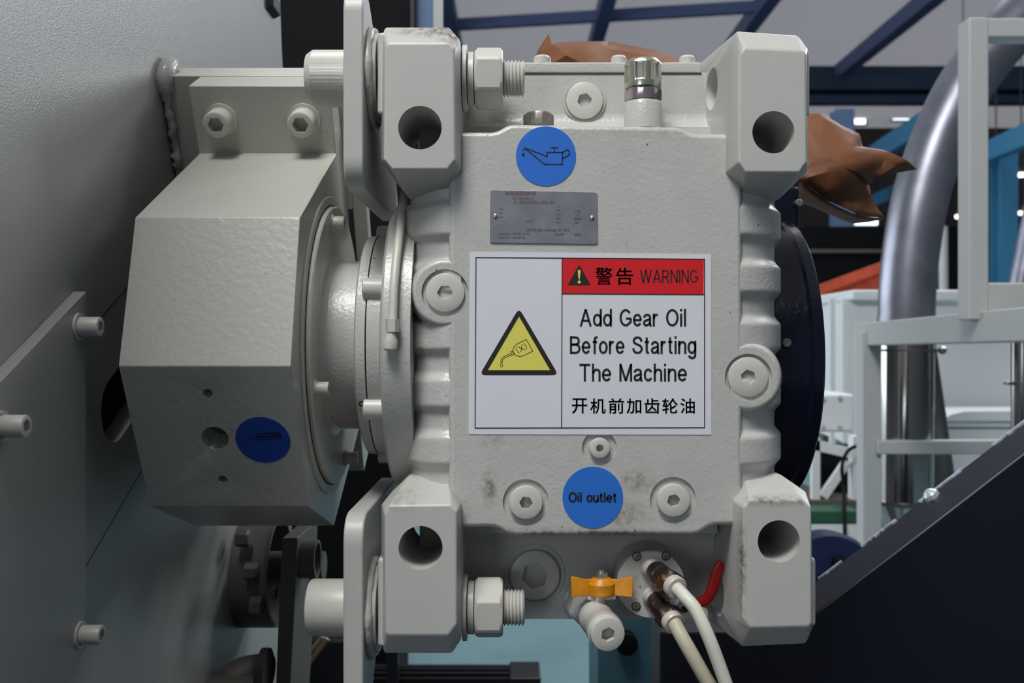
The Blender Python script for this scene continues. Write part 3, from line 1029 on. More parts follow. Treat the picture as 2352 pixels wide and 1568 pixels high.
# rippled corner bands
def wave(py_):
    c_ = cos(2 * pi * (py_ - 513) / 129.2)
    s_ = min(1, max(0, (c_ + .8) / 1.15))
    return s_ * s_ * (3 - 2 * s_)
def band(sign, pxs, name):
    N = 150
    path = [(px_, y_) for px_, y_ in pxs]
    base = [P(px_, 784, y_) for px_, y_ in path]
    nor = []
    for i in range(len(base)):
        a_ = base[max(i - 1, 0)]
        b_ = base[min(i + 1, len(base) - 1)]
        tn = (b_ - a_)
        n_ = V((tn.y, -tn.x, 0)).normalized()
        if n_.y > 0 or (abs(n_.y) < .2 and n_.x * sign < 0):
            n_ = -n_
        nor.append(n_)
    vs_, fs = [], []
    nn = len(base)
    for j in range(N + 1):
        py_ = 425 + (1118 - 425) * j / N
        wv = wave(py_)
        for i in range(nn):
            b_ = base[i]
            z_ = ZC - (py_ - 784) * (D + .05) / F
            p = V((b_.x, b_.y, z_)) + nor[i] * (.0066 * (wv - .5))
            vs_.append(p)
    for j in range(N):
        for i in range(nn - 1):
            a_ = j * nn + i
            fs.append((a_, a_ + 1, a_ + nn + 1, a_ + nn))
    # close the back
    mb_ = MB().add(vs_, fs)
    mb_.build(name, 'casting', gb, smooth=60)
band(-1, [(1060, .0295), (1034, .0295), (1012, .0315), (990, .0355), (970, .041), (954, .050), (943, .061), (938, .072), (937, .1), (952, .17), (966, .25), (973, .33)], 'ribbed_band')
band(1, [(1676, .0295), (1703, .0295), (1722, .0315), (1742, .0355), (1760, .041), (1773, .050), (1781, .061), (1786, .072), (1784, .1), (1756, .17), (1730, .25), (1716, .33)], 'ribbed_band')
# --- lugs
LUGS = {
    'TL': dict(A=[(884, 112), (890, 99), (1030, 99), (1043, 112), (1045, 367), (1028, 389), (900, 389), (882, 367)],
               B=[(877, 85, .02), (884, 62, .02), (1031, 62, .02), (1057, 92, .015), (1058, 385, .014), (1034, 448, .046), (936, 450, .046), (876, 372, .02)],
               C={}, hole=(964.5, 293, 50), pad=(866, 75, 265), bolt=179, side=-1),
    'TR': dict(A=[(1697, 128), (1710, 110), (1845, 116), (1851, 125), (1853, 372), (1837, 396), (1712, 396), (1697, 372)],
               B=[(1673, 122, .02), (1692, 71, .02), (1833, 81, .02), (1856, 112, .015), (1856, 392, .02), (1786, 460, .05), (1704, 460, .046), (1667, 398, .024)],
               C={0: (1602, 196), 1: (1608, 143)}, hole=(1776.6, 303.5, 48.5), pad=(1861, 117, 270), bolt=190, side=1),
    'BL': dict(A=[(884, 1180), (892, 1161), (1036, 1159), (1049, 1174), (1049, 1432), (1029, 1458), (892, 1458), (886, 1448)],
               B=[(876, 1158, .02), (937, 1094, .046), (1030, 1096, .046), (1059, 1160, .014), (1059, 1469, .015), (1038, 1500, .02), (882, 1500, .02), (876, 1475, .02)],
               C={}, hole=(966, 1258, 50.5), pad=(867, 1279, 1484), bolt=1394, side=-1),
    'BR': dict(A=[(1707, 1164), (1723, 1147), (1843, 1147), (1864, 1166), (1864, 1432), (1857, 1438), (1724, 1441), (1706, 1416)],
               B=[(1684, 1150, .022), (1710, 1088, .046), (1791, 1088, .05), (1853, 1131, .02), (1869, 1434, .014), (1852, 1478, .02), (1703, 1485, .02), (1688, 1422, .02)],
               C={6: (1618, 1416), 7: (1606, 1370)}, hole=(1789, 1243, 48.5), pad=(1875, 1279, 1438), bolt=1380, side=1)}
YB = .135
YBOLT = .055
for key, L_ in LUGS.items():
    rA = [P(x, y, 0) for x, y in L_['A']]
    rB = [P(x, y, z) for x, y, z in L_['B']]
    rC = []
    for i, q in enumerate(rB):
        if i in L_['C']:
            rC.append(P(L_['C'][i][0], L_['C'][i][1], YB))
        else:
            rC.append(V((q.x, YB, q.z)))
    lg = MB().loft([rA, rB, rC]).build('mounting_lug', 'lug', gb, smooth=0, bevel=.0022, seg=3)
    x, y, r = L_['hole']
    c = P(x, y, 0)
    cu1 = cutter(c - V((0, .02, 0)), c + V((0, .2, 0)), r * D / F, 56)
    cuts = [cu1]
    zb = ZC - (L_['bolt'] - 784) * (D + YBOLT) / F
    if L_['side'] > 0:
        xx = rB[0].x
        cuts.append(cutter(V((xx - .06, .078, zb)), V((xx + .2, .078, zb)), .0215, 48))
    apply_cut(lg, cuts)
    # machined pad on the outer side
    px_, y0, y1 = L_['pad']
    xo = P(px_, 300, .015).x
    zz0 = P(px_, y1, .018).z
    zz1 = P(px_, y0, .018).z
    xi = xo - L_['side'] * .02
    pd = MB().box(min(xo, xi), max(xo, xi), .014, .125, zz0, zz1).build('machined_pad', 'lug', gb, smooth=0, bevel=.004, seg=2)
    if L_['side'] > 0:
        apply_cut(pd, cuts)
    else:
        apply_cut(pd, cuts)
    drop(cuts)
# --- plugs
for (x, y, rs, rp, hx, Ys, pr) in PLUGS:
    c = P(x, y, Ys) + V((0, .0040 if pr < 0 else .0031, 0))
    k_ = (D + Ys) / F
    h_ = .0040 + pr * .4 if pr < 0 else .0031 + pr
    MB().lathe(c + V((0, .003, 0)), (0, -1, 0), [(0, (rs + 1.5) * k_), (.0031, (rs + 1.5) * k_), (.0031, rp * k_ * .9)], 64).build('plug_seat', 'casting', gb)
    rg = MB().lathe(c, (0, -1, 0), plug_profile(rp * k_, h_, .0011, hx * k_, .011, random.random()), 72)
    rg.build('screw_plug', 'bolt_paint', gb)
c = P(1342, 233, .1)
k_ = (D + .1) / F
MB().lathe(c, (0, -1, 0), [(0, 49 * k_), (.0022, 48.5 * k_), (.0022, 44 * k_), (.0008, 44 * k_)], 60).build('plug_seat', 'casting', gb)
MB().lathe(c, (0, -1, 0), plug_profile(42.5 * k_, .0055, .0012, 17 * k_, .01, .3), 72).build('screw_plug', 'bolt_paint', gb)
c = P(1228, 1318, .1)
MB().lathe(c, (0, -1, 0), [(0, 70 * k_), (.0015, 69 * k_), (.0015, 62 * k_), (.0003, 62 * k_)], 64).build('plug_seat', 'casting', gb)
MB().lathe(c, (0, -1, 0), plug_profile(57 * k_, .007, .002, 31 * k_, .012, .25), 72).build('large_screw_plug', 'bolt_paint', gb)
# hex plug on the ledge
c = P(1237, 284, .06)
MB().lathe(c - V((0, 0, .004)), (0, 0, 1), [(0, hexr(.0155)), (.0125, hexr(.0155)), (.0145, .0125)], 36).build('ledge_plug', 'plug_steel', gb)
# --- top cover with bolts
a = P(1070, 168, .0985)
b = P(1612, 142, .0985)
tc_ = MB().box(a.x, b.x, .0985, .33, a.z, b.z).build('top_cover', 'casting', gb, smooth=0, bevel=.002)
MB().box(a.x, b.x, .0992, .1, a.z - .0008, a.z + .0002).build('gasket_line', 'grease', tc_, smooth=0)
for (x, rr) in ((1245, 20), (1421, 18), (1578, 18)):
    c = P(x, 143, .109)
    MB().lathe(V((c.x, .109, b.z)), (0, 0, 1), [(0, rr * k_), (.0065, rr * k_), (.0088, rr * k_ * .8), (.0098, rr * k_ * .4)], 24).build('cover_bolt', 'bolt_paint', tc_)
# --- breather
cb = P(1477, 290, .06)
kb = (D + .06) / F
bz = lambda py_: ZC - (py_ - 784) * kb
MB().lathe(V((cb.x, .06, bz(300))), (0, 0, 1), [(0, 44 * kb), (bz(242) - bz(300), 43 * kb), (bz(236) - bz(300), 40 * kb), (bz(234) - bz(300), 25 * kb)], 40).build('breather_boss', 'casting', gb)
br = MB().lathe(V((cb.x, .06, bz(205))), (0, 0, 1), [(0, 35 * kb), (0, 42 * kb), (bz(200) - bz(205), 43 * kb)] + [
    (bz(py_) - bz(205), (lambda th, q=q: 43 * kb * (1 - q * .13 * max(0, min(1, .5 + 1.6 * cos(7 * th + .6)))))) for py_, q in ((192, 0), (188, 1), (155, 1), (151, .2))] +
    [(bz(146) - bz(205), 41 * kb), (bz(140) - bz(205), 35 * kb), (bz(138) - bz(205), 22 * kb)], 112).build('breather_cap', 'chrome', gb, label='chrome fluted breather cap')
MB().lathe(V((cb.x, .06, bz(235))), (0, 0, 1), [(0, hexr(38 * kb, .2)), (.001, hexr(43 * kb, .2)), (bz(208) - bz(235), hexr(43 * kb, .2)), (bz(203) - bz(235), 34 * kb)], 36).build('breather_hex', 'zinc', gb)
# --- output flange towards the coupling
MB().lathe(V((-.129, CY, CZ)), ax, [(0, .09), (0, .153), (.003, .157), (.03, .157)], 80).build('output_flange', 'casting', gb)
# --- grease line on the flange
gl = [P(929, 440, .102), P(925, 475, .079), P(917, 540, .046), P(910, 600, .027), P(905, 660, .0145), P(902, 735, .0065)]
g_ = MB().tube(gl, .0044, 12, 6).build('grease_tube', 'paint', gb)
c = P(901, 762, .0055)
MB().lathe(c, (0, 0, 1), [(0, hexr(.0068)), (.0125, hexr(.0068))], 36).build('tube_nut', 'bolt_paint', gb)
MB().lathe(P(897, 790, .0055), (0.05, -.1, 1), [(-.006, .005), (-.004, .0068), (.004, .0068), (.0075, .005), (.012, .004)], 16).build('tube_elbow', 'bolt_paint', gb)

# --- stickers on the front face
YS = YF - .0006
fnp = lambda px_, py_: P(px_, py_, YS)
def sheet(name, m, pts, parent, label, th=.0005):
    q = [P(x, y, YS) for x, y in pts]
    o = MB().prism(q, (0, th, 0)).build(name, m, parent, smooth=0, label=label)
    return o
YT = YS - .00018
fpx = lambda px_, py_: P(px_, py_, YT)
fpx2 = lambda px_, py_: P(px_, py_, YT - .00015)
# oil can label
cc = [(1254 + 69 * cos(2 * pi * k / 64), 358.5 + 68.5 * sin(2 * pi * k / 64)) for k in range(64)]
st = sheet('oil_can_label', 'blue', cc, gb, 'blue round label with a black oil can pictogram')
s_ = lambda l: [(1100 + u / 4.9, 260 + v_ / 4.9) for u, v_ in l]
sp = Print(fpx)
for l in ([(497, 420), (520, 392), (768, 485), (768, 440), (940, 440), (940, 575), (740, 575), (525, 400)], [(850, 440), (850, 390)], [(808, 388), (892, 388)],
          [(940, 440), (992, 412), (1010, 416), (1022, 450), (1012, 472), (940, 512)]):
    sp.stroke(s_(l), 2.7)
sp.disc(1100 + 500 / 4.9, 260 + 470 / 4.9, 3.4)
sp.poly(s_([(486, 462), (500, 440), (514, 462)]))
sp.build('pictogram', 'navy_print', st)
# oil outlet label
cc = [(1361.5 + 69.5 * cos(2 * pi * k / 64), 1142 + 70.5 * sin(2 * pi * k / 64)) for k in range(64)]
st = sheet('oil_outlet_label', 'blue', cc, gb, 'blue round label reading Oil outlet')
sp = Print(fpx)
sp.sans('Oil outlet', 1305.4, 1416.8, 1130.5, 1153, 4.7)
sp.build('lettering', 'navy_print', st)
# warning label
wl_ = sheet('warning_label', 'white_vinyl', [(1079, 578), (1633, 584), (1634, 998), (1076, 997)], gb, 'large white warning label with a red banner and yellow triangle')
S = 3.485
u2p = lambda u, v_: (1060 + u / S, 560 + v_ / S)
fu = lambda u, v_: P(*u2p(u, v_), YT)
fu2 = lambda u, v_: P(*u2p(u, v_), YT - .00012)
fu3 = lambda u, v_: P(*u2p(u, v_), YT - .00024)
sp = Print(fu)
sp.poly([(808, 115), (1940, 124), (1938, 405), (806, 398)])
sp.build('red_banner', 'red', wl_)
sp = Print(fu2)
sp.stroke([(116, 108), (1945, 122), (1946, 1470), (109, 1473)], 7.5, True)
sp.stroke([(805, 113), (801, 1471)], 7)
sp.stroke([(805, 399), (1940, 406)], 7)
sp.build('border_lines', 'black', wl_)
def round_tri(cx_, top, bot, hw, r):
    pts = fillet([V((cx_, top)), V((cx_ + hw, bot)), V((cx_ - hw, bot))], r, 6)
    return [tuple(p) for p in pts]
sp = Print(fu)
sp.poly(round_tri(460, 512, 1050, 317, 52))
sp.poly([tuple(p) for p in round_tri(942, 168, 331, 94, 18)] ) if False else None
sp.build('warning_triangle', 'black', wl_)
sp = Print(fu2)
sp.poly([(461, 582), (709, 1010), (212, 1010)])
sp.build('yellow_field', 'yellow', wl_)
sp = Print(fu2)
sp.poly(round_tri(942, 166, 331, 94, 20))
sp.build('small_triangle', 'black', wl_)
sp = Print(fu3)
sp.poly([(930, 214), (936, 208), (948, 208), (954, 214), (946, 284), (938, 284)])
sp.disc(942, 305, 12)
sp.build('exclamation_mark', 'yellow', wl_)
sp = Print(fu3)
sp.stroke([(518, 764), (571, 857), (500, 893), (465, 901), (432, 890), (412, 862), (416, 830), (440, 803)], 5, True)
sp.stroke([(392, 864), (404, 891), (420, 884), (407, 857)], 4.5, True)
sp.stroke([(398, 874), (336, 904), (318, 918), (314, 945), (327, 947), (328, 928), (342, 914), (403, 886)], 4.5)
sp.stroke([(320, 951), (310, 972), (314, 984), (327, 984), (332, 972)], 4, True)
# (X) turned along the bottle
th_ = radians(-27)
def rot(l, cx_=480, cy_=835):
    return [(cx_ + u * cos(th_) - v_ * sin(th_), cy_ + u * sin(th_) + v_ * cos(th_)) for u, v_ in l]
sp.stroke(rot([(-18, -24), (18, 24)]), 5)
sp.stroke(rot([(18, -24), (-18, 24)]), 5)
for sg in (-1, 1):
    sp.stroke(rot([(sg * (30 + 10 * cos(a_)), 26 * sin(a_)) for a_ in [radians(k) for k in range(-75, 76, 25)]]), 4.5)
sp.build('bottle_pictogram', 'black', wl_)
sp = Print(fu2)
sp.sans('Add Gear Oil', 945, 1800, 520, 660, 17)
sp.sans('Before Starting', 868, 1880, 738, 880, 17)
sp.sans('The Machine', 940, 1805, 958, 1100, 17)
sp.build('message_lettering', 'black', wl_)
sp = Print(fu2)
sp.sans('WARNING', 1428, 1895, 207, 313, 11)
for dx, dy in ((0, 0), (3, 0), (0, 2.5), (3, 2.5)):
    sp.text('警', 1073 + dx, 187 + dy, 1204 + dx, 326 + dy)
    sp.text('告', 1237 + dx, 191 + dy, 1370 + dx, 326 + dy)
sp.build('banner_lettering', 'black', wl_)
sp = Print(fu2)
for ch, u0, u1 in (('开', 885, 1005), ('机', 1032, 1152), ('前', 1178, 1300), ('加', 1322, 1438), ('齿', 1466, 1586), ('轮', 1608, 1730), ('油', 1754, 1866)):
    for dx, dy in ((-1.5, -1), (1.5, -1), (0, 1.5)):
        sp.text(ch, u0 + dx, 1236 + dy, u1 + dx, 1356 + dy)
sp.build('chinese_lettering', 'black', wl_)
# nameplate
np_ = MB()
q = fillet([V((1126, 437)), V((1372, 442)), V((1373, 560)), V((1125, 557))], 6, 4)
np_.prism([P(p.x, p.y, YF - .0012) for p in q], (0, .0013, 0))
npl = np_.build('nameplate', 'plate_metal', gb, smooth=0, label='worn grey metal nameplate with stamped text')
S2 = 4.9
fn2 = lambda u, v_: P(1100 + u / S2, 260 + v_ / S2, YF - .0014)
for (x, y) in ((1138, 496), (1360.5, 500)):
    c = P(x, y, YF - .0012)
    MB().lathe(c, (0, -1, 0), [(0, .0023), (.0008, .0021), (.0014, .001)], 16).build('rivet', 'chrome', npl)
sp = Print(fn2)
sp.text('W-EURODRIVE', 290, 880, 640, 922, .02)
sp.text('FA150/HU/T', 380, 940, 625, 975)
sp.text('01.7600922501.0001.25', 395, 985, 850, 1018)
sp.build('brown_lettering', 'plate_brown', npl)
sp = Print(fn2)
sp.text('CLP HC 320 - Synthetic Oil - 35 L', 535, 1297, 1020, 1340, .006)
sp.text('2025', 1075, 1350, 1145, 1380)
sp.text('(苏州)有限公司', 225, 1345, 580, 1372)
sp.text('苏州工业园区', 225, 1386, 525, 1410)
sp.text('制造日期', 855, 1352, 950, 1376)
sp.text('0/40', 1075, 1172, 1155, 1200)
sp.text('132', 1082, 1130, 1125, 1156)
sp.text('360', 1080, 1218, 1125, 1245)
sp.text('1.00', 1088, 1088, 1138, 1114)
sp.text('M1/1', 535, 1205, 615, 1232)
for (u, v_) in ((228, 1080), (228, 1125), (228, 1170), (868, 1095), (868, 1140), (868, 1188), (868, 1230), (868, 1050)):
    sp.text('....' if False else 'rpm', u, v_ - 8, u + 44, v_ + 12)
sp.build('lettering', 'plate_print', npl)['kind'] = 'stuff'

# --- drain valve at the bottom recess
va = thing('drain_valve', 'silver drain valve with an orange butterfly handle under the gearbox front', 'valve', P(1375, 1470, .03))
v0 = P(1338, 1378, .1)
v1 = P(1397, 1457, -.004)
axv = (v1 - v0)
Lv = axv.length
axv.normalize()
MB().lathe(v0, axv, [(0, .021), (.004, .0215), (.006, hexr(.0215, .3)), (.026, hexr(.0215, .3)), (.029, .0165)], 36).build('hex_base', 'valve', va)
MB().lathe(v0, axv, [(.022, .0155), (.05, .0155), (.055, .0172), (.064, .0172), (.068, .0160), (Lv * .80, .0165), (Lv * .82, .0178), (Lv * .9, .0178)], 40).build('body', 'valve', va)
MB().lathe(v0 + axv * (Lv * .88), axv, plug_profile(.0166, Lv * .12, .0013, .0072, .009, .1), 72).build('end_plug', 'bolt_paint', va)
sb = v0 + axv * (Lv * .52)
hc = P(1381, 1345, sb.y)
MB().lathe(sb, hc - sb, [(0, .0095), (.010, .0085), ((hc - sb).length, .0065)], 24).build('stem', 'valve', va)
MB().box(hc.x - .0145, hc.x + .0145, hc.y - .004, hc.y + .006, hc.z - .0135, hc.z - .0085).build('stop_plate', 'valve', va, bevel=.0012)
hd = MB().lathe(hc + V((0, 0, -.009)), (0, 0, 1), [(0, .012), (.002, .0138), (.012, .0138), (.017, .0095)], 24).build('handle_hub', 'orange', va)
for sg in (-1, 1):
    pr = [(.009, -.0065), (.0135, -.0092), (.0305, -.0095), (.0312, .0100), (.0295, .0114), (.0165, .0070), (.009, .0075)]
    pl = [V((hc.x + sg * u, hc.y - .004 - .006 * (u > .02), hc.z + v_)) for u, v_ in pr]
    MB().loft([pl, [p + V((0, .0045, 0)) for p in pl]]).build('handle_wing', 'orange', va, smooth=0, bevel=.0012)
MB().lathe(hc + V((0, 0, .008)), (0, 0, 1), [(0, hexr(.0065)), (.005, hexr(.0065)), (.005, .003), (.008, .003)], 36).build('lock_nut', 'chrome', va)

# --- sensor flange with cable glands
sf = thing('sensor_flange', 'round grey flange with two cable glands beside the drain valve', 'flange', P(1495, 1425, .06))
c = P(1495, 1342, .05)
rf = 78 * (D + .05) / F
MB().lathe(c + V((0, .052, 0)), (0, -1, 0), [(0, rf * .99), (.008, rf * 1.02), (.045, rf * 1.0), (.051, rf), (.052, rf - .001)], 64).build('body', 'casting', sf)
for (x, y) in ((1463, 1277), (1530, 1276), (1461, 1392), (1566, 1335)):
    q = P(x, y, .0498)
    MB().lathe(q, (0, -1, 0), [(0, .0047), (.0004, .0047), (.0004, .0036)], 24).build('screw_recess', 'grease', sf)
    MB().lathe(q, (0, -1, 0), plug_profile(.0037, .0015, .0004, .0018, .001), 36).build('screw', 'plug_steel', sf)
CAB = [('white cable leaving the upper gland of the round sensor flange', 'cable', (1494, 1302, .05), (1556, 1352, .0), [(1575, 1372, -.012), (1598, 1400, -.02), (1622, 1450, -.027), (1648, 1516, -.03), (1690, 1640, -.03), (1730, 1790, -.02)], .0063),
       ('beige grey cable leaving the lower gland of the round sensor flange', 'cable_b', (1497, 1366, .05), (1551, 1434, .002), [(1566, 1462, -.006), (1586, 1497, -.011), (1612, 1543, -.014), (1650, 1610, -.014), (1720, 1760, -.01)], .0070)]
for (lab, cm, s0, s1, cpth, rc) in CAB:
    a_ = P(*s0)
    b_ = P(*s1)
    dv = (b_ - a_)
    Lg = dv.length
    gl_ = thing('cable_gland', 'brown metal cable gland, ' + ('upper of the two on the round flange' if cm == 'cable' else 'lower of the two on the round flange'), 'cable gland', a_)
    MB().lathe(a_, dv, [(0, .0105), (.004, .0105), (.006, .0085), (Lg * .22, .0085)], 24).build('stub', 'gland_ring', gl_)
    MB().lathe(a_, dv, [(Lg * .18, .010), (Lg * .22, .0112), (Lg * .4, .0112), (Lg * .42, .0098), (Lg * .46, .0098), (Lg * .48, .0112), (Lg * .66, .0112)], 28).build('barrel', 'gland', gl_)
    MB().lathe(a_, dv, [(Lg * .62, hexr(.0115)), (Lg * .64, hexr(.0136)), (Lg * .82, hexr(.0136)), (Lg * .85, .0116)], 36).build('hex_nut', 'gland', gl_)
    MB().lathe(a_, dv, [(Lg * .8, .0110), (Lg * .97, .0112), (Lg, .0102), (Lg, .006)], 28).build('end_ring', 'gland_ring', gl_)
    pth = [a_ + dv * .93, b_] + [P(*q) for q in cpth]
    o = MB().tube(pth, rc, 16, 8).build('power_cable', cm)
    tag(o, lab, 'cable')
# --- red lever
lv = thing('red_lever', 'red rubber coated bent lever below the gearbox at lower right', 'lever', P(1600, 1390, .09))
pth = [(1592, 1387, .075), (1610, 1382, .072), (1624, 1374, .07), (1634, 1358, .068), (1644, 1325, .066), (1655, 1290, .064)]
pts = catmull([P(*q) for q in pth], 5)
rings = []
n_ = len(pts)
for i, p in enumerate(pts):
    t_ = (pts[min(i + 1, n_ - 1)] - pts[max(i - 1, 0)]).normalized()
    e_ = V((0, 1, 0))
    s2 = t_.cross(e_).normalized()
    wd = .0058 if 1 < i < n_ - 2 else .0042
    rings.append([p + s2 * (wd * cos(2 * pi * k / 12)) + e_ * (.0030 * sin(2 * pi * k / 12)) for k in range(12)])
MB().loft(rings).build('grip', 'red_rubber', lv)
MB().lathe(P(1600, 1390, .1), (0, -1, 0), [(0, .009), (.02, .009), (.03, .006)], 20).build('pivot', 'valve', lv)
MB().tube([P(1570, 1400, .085), P(1594, 1387, .075)], .0035, 10).build('lever_shank', 'grease', lv)

# =================================================================== TORQUE PLATES + CLAMP BOLTS
XA, XB = -.1617, -.1425
def torque(name, label, poly, zb, sg):
    t = thing(name, label, 'bracket', (XA, .1, ZC + zb))
    f = fillet([V(p) for p in poly], .03, 7)
    MB().loft([[(XA, p.x, ZC + p.y) for p in f], [(XB, p.x, ZC + p.y) for p in f]]).build('plate', 'lug', t, smooth=30, bevel=.0018, seg=2)
    MB().lathe(V((XB, YBOLT, ZC + zb)), ax, [(0, .046), (.0085, .044), (.0096, .043), (.0096, .03)], 48).build('boss', 'lug', t)
    random.seed(5)
    path = []
    rr = []
    for k in range(40):
        th_ = 2 * pi * k / 39
        path.append(V((XB + .0025, YBOLT + .0462 * cos(th_), ZC + zb + .0462 * sin(th_))))
        rr.append(.0042 + random.uniform(-.0010, .0010))
    MB().tube(path, rr, 10).build('weld_bead', 'weld', t, smooth=60)
    return t
zu, zl = (784 - 181) * (D + YBOLT) / F, (784 - 1394) * (D + YBOLT) / F
torque('torque_bracket', 'grey torque bracket plate bolted to the upper left lug', [(0, .148), (0, .331), (.03, .345), (.085, .312), (.22, .25), (.30, .15)], zu, 1)
torque('torque_bracket', 'grey torque bracket plate bolted to the lower left lug', [(0, -.167), (0, -.40), (.03, -.42), (.068, -.35), (.095, -.322), (.22, -.25), (.29, -.168)], zl, -1)
def clamp(label, z_, kn):
    t = thing('clamp_bolt', label, 'bolt', (-.1, YBOLT, ZC + z_), 'large clamp bolts through the left lugs')
    o_ = V((XA, YBOLT, ZC + z_))
    MB().lathe(o_, (-1, 0, 0), [(0, .0345), (.003, .0345), (.004, .0335), (.004, .02)], 48).build('head_washer', 'bolt_paint', t)
    MB().lathe(o_ + V((-.004, 0, 0)), (-1, 0, 0), plug_profile(.0283, .0405, .004, .0155, .02, 0, kn), 300 if kn else 60).build('socket_head', 'bolt_paint', t, smooth=9 if kn else 35)
    MB().cyl(V((XA - .001, YBOLT, ZC + z_)), V((-.0455, YBOLT, ZC + z_)), .0178, 32).build('shank', 'bolt_paint', t)
    x = P(1058, 0, .03).x + .0012
    MB().lathe(V((x, YBOLT, ZC + z_)), ax, [(0, .033), (.0045, .033)], 48).build('washer', 'bolt_paint', t, bevel=.0006)
    MB().lathe(V((x + .0052, YBOLT, ZC + z_)), ax, [(0, .0263), (.0063, .0263)], 48).build('spring_washer', 'bolt_paint', t, bevel=.0008)
    MB().lathe(V((x + .0122, YBOLT, ZC + z_)), ax, [(0, .0275), (.0028, hexr(.0318, pi / 6 + .45)), (.0255, hexr(.0318, pi / 6 + .45)), (.0283, .0275)], 48).build('nut', 'bolt_paint', t, smooth=25, bevel=.0008)
    pr = []
    x1 = .0405
    for k in range(6):
        pr += [(x1 + k * .0036, .0158), (x1 + k * .0036 + .0018, .0184)]
    pr += [(x1 + .0218, .0155)]
    MB().lathe(V((x, YBOLT, ZC + z_)), ax, [(x1 - .01, .0158)] + pr, 40).build('thread', 'bolt_paint', t, smooth=20)
clamp('large painted clamp bolt with knurled head at the upper left lug', zu, 300)
clamp('large painted clamp bolt with smooth head at the lower left lug', zl, 0)

# =================================================================== NAVY DRUM behind right side
c = V((.262, .265, ZC - .02))
t = thing('motor_drum', 'glossy navy motor drum showing behind the right side of the gearbox', 'motor', c - V((0, 0, .17)))
MB().lathe(c, ax, [(0, .15), (0, .163), (.055, .166), (.058, .169), (.068, .169), (.0705, .166), (.0705, .05)], 96).build('drum', 'navy', t)
q = P(1807, 787, .1)
MB().lathe(q + V((0, .006, 0)), (0, -1, 0), [(0, .0048), (.008, .0048), (.009, .004)], 20).build('bolt_head', 'plug_steel', t)
MB().pbox(1760, 1838, 425, 545, .25, .36).build('bearing_cap', 'navy', t, bevel=.006)
q = P(1834, 466, .245)
MB().lathe(q + V((0, .004, 0)), (0, -1, 0), [(0, .0045), (.007, .0045), (.008, .0035)], 16).build('bolt_head', 'plug_steel', t)

# =================================================================== BROWN PAPER
def sheet3(name, label, pts, faces, sub=3, amp=.004, seed=0):
    bm = bmesh.new()
    vs_ = [bm.verts.new(P(*p)) for p in pts]
    for f in faces:
        bm.faces.new([vs_[i] for i in f])
    bmesh.ops.triangulate(bm, faces=bm.faces[:])
    bmesh.ops.subdivide_edges(bm, edges=bm.edges[:], cuts=sub, use_grid_fill=True, smooth=.2)
    from mathutils import noise
    for v_ in bm.verts:
        n = noise.noise(v_.co * 22 + V((seed, 0, 0))) + .5 * noise.noise(v_.co * 60 + V((seed, 3, 0)))
        v_.co.y += n * amp * 3
        v_.co.z += n * amp * .6
    me = bpy.data.meshes.new(name)
    bm.to_mesh(me)
    bm.free()
    for p in me.polygons:
        p.use_smooth = True
    me.set_sharp_from_angle(angle=radians(38))
    me.materials.append(M['paper'])
    o = bpy.data.objects.new(name, me)
    COL.objects.link(o)
    s = o.modifiers.new('thick', 'SOLIDIFY')
    s.thickness = .0012
    tag(o, label, 'paper')
    return o
sheet3('wrapping_paper', 'crumpled brown wrapping paper flaring out behind the upper right lug',
       [(1815, 262, .34), (1882, 262, .33), (1930, 288, .34), (1972, 308, .345), (1986, 338, .35), (2040, 349, .335), (2078, 366, .34), (2107, 388, .36),
        (2050, 397, .345), (2008, 410, .33), (1992, 424, .36), (1998, 448, .355), (2030, 500, .36), (1975, 494, .33), (1900, 460, .31), (1838, 412, .30), (1800, 380, .33), (1880, 350, .30), (1940, 385, .29), (1950, 340, .31)],
       [(0, 1, 17), (1, 2, 19, 17), (2, 3, 4, 19), (4, 5, 18, 19), (5, 6, 9, 18), (6, 7, 8), (6, 8, 9), (9, 10, 18), (10, 11, 14, 18), (11, 12, 13), (11, 13, 14), (14, 15, 17, 18), (15, 16, 0, 17), (17, 19, 18)], 3, .003, 1)
sheet3('wrapping_paper', 'dark brown paper flap hanging under the flared wrapping paper',
       [(1838, 414, .31), (1900, 462, .32), (1972, 496, .34), (2030, 502, .37), (1960, 512, .42), (1900, 488, .42), (1825, 455, .42)],
       [(0, 1, 5, 6), (1, 2, 4, 5), (2, 3, 4)], 3, .002, 2)
sheet3('wrapping_paper', 'brown wrapping paper showing above the gearbox top cover',
       [(1228, 150, .40), (1236, 118, .40), (1262, 78, .41), (1270, 104, .38), (1290, 98, .40), (1395, 96, .43), (1500, 116, .42), (1580, 146, .40), (1600, 175, .40), (1400, 175, .36), (1228, 175, .38), (1300, 128, .35)],
       [(0, 1, 3, 11), (1, 2, 3), (3, 4, 11), (4, 5, 11), (5, 6, 9, 11), (6, 7, 8, 9), (0, 11, 9, 10)], 3, .003, 3)

